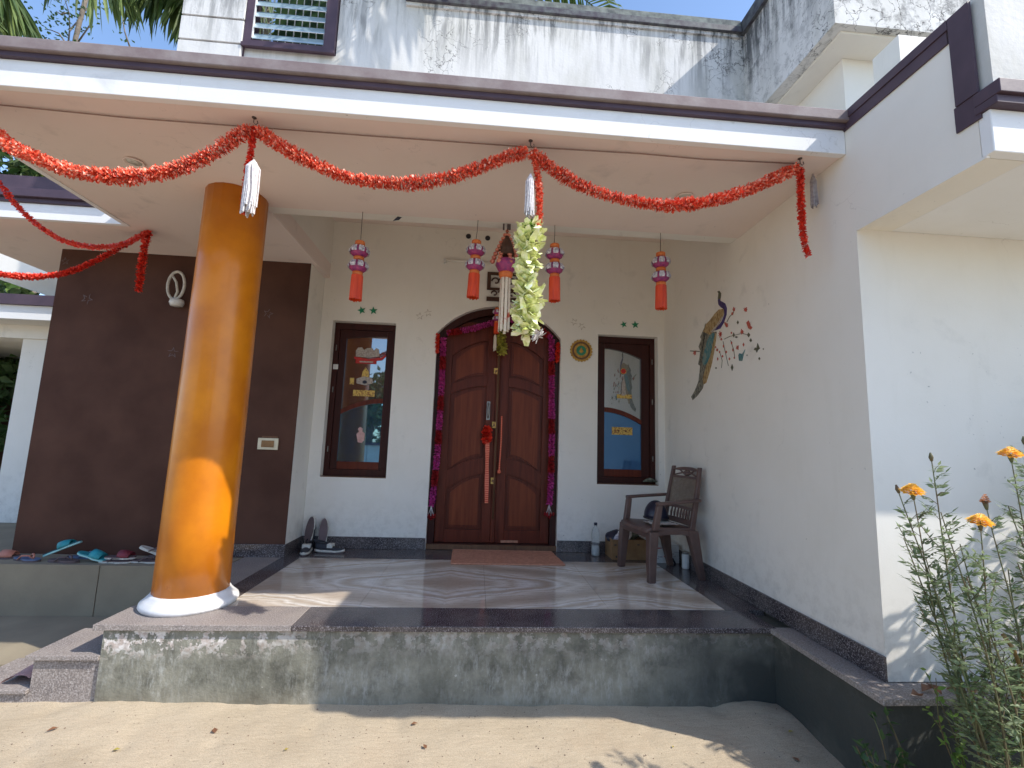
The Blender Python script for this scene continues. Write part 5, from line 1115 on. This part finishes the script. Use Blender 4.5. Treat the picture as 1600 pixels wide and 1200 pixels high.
# palm fronds
def frond(t, P, nleaf, L, W, mat, droop=.6, seed=0, name='frond', spread=1.0):
    r = random.Random(seed); S = sample(P, .05); k = len(S); m = MB(); m.tube(S, [.022*(1-.85*i/k) for i in range(k)], 5, cap=False)
    for i in range(int(nleaf)):
        u = .12+.88*i/nleaf; j = min(k-2, int(u*(k-1))); q = S[j]; tan = (S[j+1]-S[j]).normalized(); side = tan.cross(Vector((0, 0, 1)))
        side = side.normalized() if side.length > .05 else Vector((1, 0, 0)); ll = L*sin(pi*(.12+.80*u))**.6*(.85+.3*r.random())
        for sg3 in (-1, 1):
            d = (side*sg3*spread+tan*.75+Vector((0, 0, r.uniform(-.15, .2)))).normalized(); g1 = q+d*ll*.4; g2 = q+d*ll*.75-Vector((0, 0, ll*droop*.3)); g3 = q+d*ll*.95-Vector((0, 0, ll*droop*.8))
            w = d.cross(Vector((0, 0, 1))).normalized()*W; n = Vector((0, 0, W*.8))
            m.add([q-w*.4, q+w*.4, g1-w-n*.5, g1+n, g1+w-n*.5, g2-w*.8-n*.4, g2+n*.6, g2+w*.8-n*.4, g3], [(0, 1, 3, 2), (1, 4, 3), (2, 3, 6, 5), (3, 4, 7, 6), (5, 6, 8), (6, 7, 8)])
    return obj(name, m, M[mat], t)
# areca palm standing just right of the frame: its shadow falls on the white wall
ar = thing('areca_palm', (3.35, 1.62, -.5), 'feathery areca palm clump at the right edge by the white wall', 'palm', None)
r = random.Random(31)
for k, (ex, ey, ez, hz) in enumerate(((2.72, 1.85, .62, .95), (2.95, 1.55, .95, 1.25), (3.3, 1.3, 1.1, 1.4), (3.75, 1.7, .95, 1.35), (2.85, 2.0, .15, .7), (3.5, 1.95, 1.3, 1.5), (2.62, 1.72, .10, .55), (3.05, 1.25, .4, .9), (2.88, 1.98, .95, 1.2), (2.95, 2.02, .62, 1.0), (2.83, 2.0, .42, .8))):
    B = Vector((3.35+r.uniform(-.08, .08), 1.62+r.uniform(-.08, .08), -.5)); frond(ar, [B, B.lerp(Vector((ex, ey, hz)), .45)+Vector((0, 0, .25)), Vector(((ex*2+3.35)/3, (ey*2+1.62)/3, hz)), Vector((ex, ey, ez))], 24, .38, .014, 'palm', .5, 40+k)
# coconut palm behind the house whose frond droops over the roof
def hang(t, A, B, n, L, W, mat, seed, sway=(0, 0, 0), fan=0):
    r = random.Random(seed); A = Vector(A); B = Vector(B); m = MB(); S = sample([A, A.lerp(B, .5)+Vector((0, 0, .12)), B], .1); m.tube(S, [.025]*len(S), 5)
    for i in range(n):
        u = i/n; q = S[min(len(S)-1, int(u*len(S)))]+Vector((0, r.uniform(-.15, .15), 0)); ll = L*(.65+.4*r.random())
        d = (Vector((0, 0, -1))+Vector(sway)+Vector((r.gauss(0, .10)+fan*(u-.5), r.gauss(0, .15), 0))).normalized(); a = r.random()*3.14; w = Vector((cos(a), sin(a), 0))*W; g1, g2, g3 = q+d*ll*.35, q+d*ll*.75+Vector((0, 0, -.03)), q+d*ll-Vector((0, 0, .06))
        n_ = Vector((-sin(a), cos(a), 0))*W*.5; m.add([q-w*.3, q+w*.3, g1-w, g1+n_, g1+w, g2-w*.8, g2+n_*.7, g2+w*.8, g3], [(0, 1, 3, 2), (1, 4, 3), (2, 3, 6, 5), (3, 4, 7, 6), (5, 6, 8), (6, 7, 8)])
    return obj('frond', m, M[mat], t)
def coco(base, crown, fronds, label, seed, L=.75, W=.028, nl=60, mat='palm'):
    t = thing('coconut_palm', base, label, 'palm tree', 'coconut palms around the house'); C_ = Vector(crown); B = Vector(base)
    obj('trunk', MB().tube(sample([B, B.lerp(C_, .5)+Vector((.15, .1, 0)), C_], .4), .14, 10), M['bark'], t)
    for k, e in enumerate(fronds):
        e = Vector(e); h = (e-C_); up = Vector((0, 0, max(.6, h.length*.22))); frond(t, [C_, C_.lerp(e, .35)+up, C_.lerp(e, .7)+up*.85, e], nl, L, W, mat if k % 3 else 'palm_l', .9, seed*10+k)
    return t
coco((-.9, 8.6, -.5), (-.6, 7.6, 9.6), [(-.62, 3.75, 6.70), (-.05, 3.85, 6.62), (-2.2, 4.2, 7.8), (2.5, 6, 8.6), (3.4, 8.5, 8.8), (-4, 8.5, 8.6), (-.5, 11.5, 8.8), (-3.2, 6.2, 8.2)], 'tall coconut palm behind the upper wall with a frond tip over the parapet', 2)
CP3 = coco((-5.0, 10.0, -.5), (-5.2, 9.6, 10.9), [(-6.0, 7.6, 9.05), (-5.55, 7.9, 9.0), (-5.2, 8.3, 9.0), (-3.9, 9.5, 9.4), (-5.5, 12.6, 9.6)], 'coconut palm with hanging fronds left of the grooved pier', 3, L=.95, W=.032, nl=46)
CP4 = coco((-12.0, 8.6, -.5), (-11.6, 8.6, 10.2), [(-8.9, 8.0, 8.1), (-9.6, 7.8, 8.2), (-11.5, 6.5, 8.8), (-13.8, 7.2, 9), (-14, 10, 9), (-11, 12, 9)], 'coconut palm at the top left corner of the picture', 4, L=1.2, W=.04, nl=60)
hang(CP3, PY(205, -45, 8.2), PY(330, 5, 8.2), 115, 1.2, .035, 'palm', 71, (-.05, 0, 0)); hang(CP3, PY(150, -30, 8.0), PY(200, -20, 8.0), 34, 1.1, .034, 'palm_l', 72, (.35, 0, 0), .3)
hang(CP3, PY(75, -60, 8.6), PY(125, -50, 8.6), 20, .9, .03, 'palm', 74, (-.1, 0, 0)); hang(CP4, PY(-30, -40, 7.8), PY(12, -25, 7.8), 66, 1.35, .036, 'palm', 73, (.38, 0, 0), .75); hang(CP4, PY(-30, -50, 7.6), PY(5, -25, 7.6), 20, 1.2, .034, 'palm_l', 75, (.3, 0, 0), .7)
# thin bare tree against the sky
t = thing('bare_tree', (-9.2, 10, -.5), 'thin nearly leafless tree against the sky between the palms', 'tree')
A = [PY(x, y, 10) for x, y in ((112, 90), (118, 60), (124, 35), (131, 10), (138, -20))]
obj('trunk', MB().tube([(-9.1, 10, -.5), (-9.3, 10, 4)]+A, [.09, .08, .045, .045, .045, .045, .05], 7), M['bark'], t)
br = MB(); lv = MB(); r = random.Random(17)
for pts in ([(106, 75), (109, 45), (108, 20), (100, -5)], [(109, 48), (118, 37), (124, 30)], [(106, 72), (92, 52), (80, 47), (70, 46)], [(124, 25), (140, 10), (150, -5)], [(112, 80), (140, 40), (147, 10)], [(70, 68), (55, 48), (40, 25), (25, 5)], [(108, 20), (95, 22), (88, 18)], [(205, 80), (195, 50), (190, 20)]):
    S = [PY(x, y, 10+r.uniform(-.3, .3)) for x, y in pts]; br.tube(S, [.02, .014, .010, .006][:len(S)], 5)
    for q in S:
        for k in range(9): p = q+rv(r)*.22; leaf_quad(lv, p, rv(r), Vector((0, 0, 1)), .09, .03)
obj('branches', br, M['bark'], t); l = obj('leaves', lv, M['leaf_d'], t); l['kind'] = 'stuff'
def tree(name, base, top, radius, n, leaf, mats, label, cat='tree', seed=0, group=None, trunk_r=.16):
    r = random.Random(seed); t = thing(name, base, label, cat, group); B = Vector(base); T = Vector(top)
    tr = MB().tube(sample([B, B.lerp(T, .5)+rv(r)*.15, T], .3), [trunk_r*(1-.5*i/20) for i in range(len(sample([B, B.lerp(T, .5), T], .3))+6)][:len(sample([B, B.lerp(T, .5)+rv(random.Random(1))*.15, T], .3))] if 0 else trunk_r, 8); obj('trunk', tr, M['bark'], t)
    clumps = [T+Vector((r.gauss(0, .5)*radius[0], r.gauss(0, .5)*radius[1], r.gauss(0, .5)*radius[2])) for _ in range(26)]; lb = MB()
    for c in clumps[:14]: lb.tube([T-Vector((0, 0, radius[2]*.3)), T.lerp(c, .6), c], [.06, .035, .012], 5)
    obj('limb', lb, M['bark'], t)
    for mi, mt in enumerate(mats):
        m = MB()
        for k in range(n//len(mats)):
            c = r.choice(clumps); q = c+rv(r)*radius[0]*.33*r.random()**.5; leaf_quad(m, q, rv(r), rv(r), leaf*(.6+.8*r.random()), leaf*.28)
        o = obj('crown', m, M[mt], t); o['kind'] = 'stuff'
    return t
tree('bushy_tree', (-9.5, 9.6, -.5), (-9.3, 9.4, 2.6), (2.0, 1.3, 1.7), 5200, .26, ('palm', 'leaf_b', 'palm_l'), 'sunlit bushy tree behind the left roof edge', seed=3, group='trees behind the left roof')
tree('bushy_tree', PY(20, 700, 11.5).xy.to_3d()-Vector((0, 0, .5)), PY(22, 305, 11.5), (1.9, 1.4, 1.7), 4200, .3, ('leaf_d', 'palm', 'palm_l'), 'taller leafy tree far behind the left roof edge', seed=4, group='trees behind the left roof')
tree('bushy_tree', (-9.0, 7.6, -.5), (-8.8, 7.6, 1.2), (1.3, .6, .9), 2400, .2, ('leaf_d',), 'dark low bush behind the white pillar', seed=5, group='trees behind the left roof')
# trees and compound wall across the yard, behind the camera (seen in the panes)
struct('yard_path', MB().box((-30, -9, -.52), (30, -6.5, -.49)), M['sand'])
cw = thing('compound_wall', (0, -7.6, -.5), 'pale compound wall across the yard reflected in the panes', 'wall')
for k in range(12): obj('wall_panel', MB().box((-24+4*k, -7.7, -.5), (-20.02+4*k, -7.5, .9)), M['block'], cw)
obj('coping', MB().box((-24, -7.76, .901), (24, -7.44, 1.0)), M['brown_trim'], cw)
for k, (x, y, h) in enumerate(((-9.5, -12.5, 2.9), (-5, -12.2, 2.4), (-1.5, -13.5, 3.0), (3.0, -12.8, 2.4))):
    tree('yard_tree', (x, y, -.5), (x, y, h), (2.0, 1.3, 1.6), 2600, .34, ('leaf_d', 'palm'), ('mango tree %s the compound wall, mirrored in the panes' % ('beyond the left end of', 'beyond the left half of', 'tallest beyond', 'beyond the right half of')[k]), seed=50+k, group='trees across the yard')
# ================================================================== LEFT SIDE PORCH of the house next door
NB = thing('side_porch', (-5.4, 6, -.45), 'white side porch with square pillar beyond the brown wall', 'porch')
obj('pillar', MB().box((-5.50, 5.90, -.0), (-5.20, 6.15, 2.149)), M['wall'], NB); obj('pillar', MB().box((-9.2, 5.90, -.0), (-8.84, 6.15, 2.149)), M['wall'], NB)
obj('roof_slab', MB().box((-10, 5.6, 2.31), (-4.0, 9.6, 2.45)), M['wall'], NB)
obj('beam', MB().box((-10, 5.87, 2.15), (-4.0, 6.1, 2.309)), M['wall'], NB)
for a, b in ((-10, -7.2), (-7.19, -5.62), (-5.61, -4.0)): obj('fascia_panel', MB().box((a, 5.54, 2.31), (b, 5.599, 2.47)), M['fascia'], NB)
obj('coping', MB().box((-10, 5.50, 2.471), (-4.0, 5.70, 2.59)), M['brown_trim'], NB)
obj('back_wall', MB().box((-10, 9.3, -.4), (-4.0, 9.5, 2.3)), M['brown_wall'], NB)
nh = thing('neighbour_house', (-6.2, 8.5, -.5), 'white neighbouring house wall glimpsed between the roof and the brown wall', 'house')
obj('wall', MB().box((-7.6, 8.4, -.5), (-6.2, 11, 3.55)), M['fascia'], nh); obj('roof', MB().box((-8.0, 7.95, 3.551), (-5.0, 11.3, 3.72)), M['fascia'], nh)
nh2 = thing('roof_room', (-4.5, 5.6, 2.93), 'small white roof room with brown coping above the left roof edge', 'roof room')
a = PY(58, 282, 5.4); b = PY(58, 296, 5.4)
obj('wall', MB().box((-6.15, 5.9, 2.95), (-3.9, 7.5, 4.02)), M['wall'], nh2); obj('coping', MB().box((-6.25, 5.8, 4.021), (-3.9, 7.6, 4.18)), M['brown_trim'], nh2)
# ================================================================== SMALL LITTER
def litter(px, py, k, mat, L, label, cat, group):
    q = PZ(px, py, -.44); q.z = ground_z(q.x, q.y)+.006; m = MB(); d = Vector((cos(k*2.1), sin(k*2.1), .12)); leaf_quad(m, q, d, Vector((0, 0, 1)), L, L*.3, .4); solo('fallen_leaf', m, M[mat], label, cat, group)
for k, (px, py, mt, L) in enumerate(((1232, 1147, 'dead_y', .03), (1250, 1186, 'dead', .04), (1052, 1163, 'dead_y', .02), (642, 1134, 'dead', .04), (666, 1172, 'dead', .035), (90, 1147, 'dead', .05), (175, 1180, 'dead_y', .035), (335, 1154, 'dead', .045), (450, 1175, 'dead_y', .025))):
    litter(px, py, k, mt, L, ('yellow dry leaf' if mt == 'dead_y' else 'green fallen leaf' if mt == 'leaf_b' else 'brown dry leaf')+' on the sand, '+('in the shade by the right plinth' if px > 1000 else 'near the middle of the porch front' if px > 400 else 'in the sun near the left steps'), 'leaf', 'dry leaves fallen on the sand')
for k, (x, y) in enumerate(((2.10, 2.16), (2.17, 2.13), (2.06, 2.12), (2.24, 2.18), (2.3, 2.12))):
    m = MB(); leaf_quad(m, Vector((x, y, .004)), Vector((cos(k*1.7), sin(k*1.7), .25)), Vector((0, 0, 1)), .075, .022, .9); solo('fallen_leaf', m, M['dead'], 'curled brown leaf lying on the granite ledge', 'leaf', 'brown leaves on the granite ledge')
m = MB(); r = random.Random(77)
for k in range(900):
    x, y = r.uniform(-3, 1.85), r.uniform(2.0, 2.93)
    if y > 2.9 and x > -2.05: continue
    z = ground_z(x, y); s = .0015+.004*r.random()**3; c = Vector((x, y, z)); m.add([c+Vector(v)*s for v in ((1,0,0),(-.6,.8,0),(-.5,-.9,0),(.1,0,1))], [(0,1,3),(1,2,3),(2,0,3)])
struct('pebbles', m, M['twig'], 'stuff')
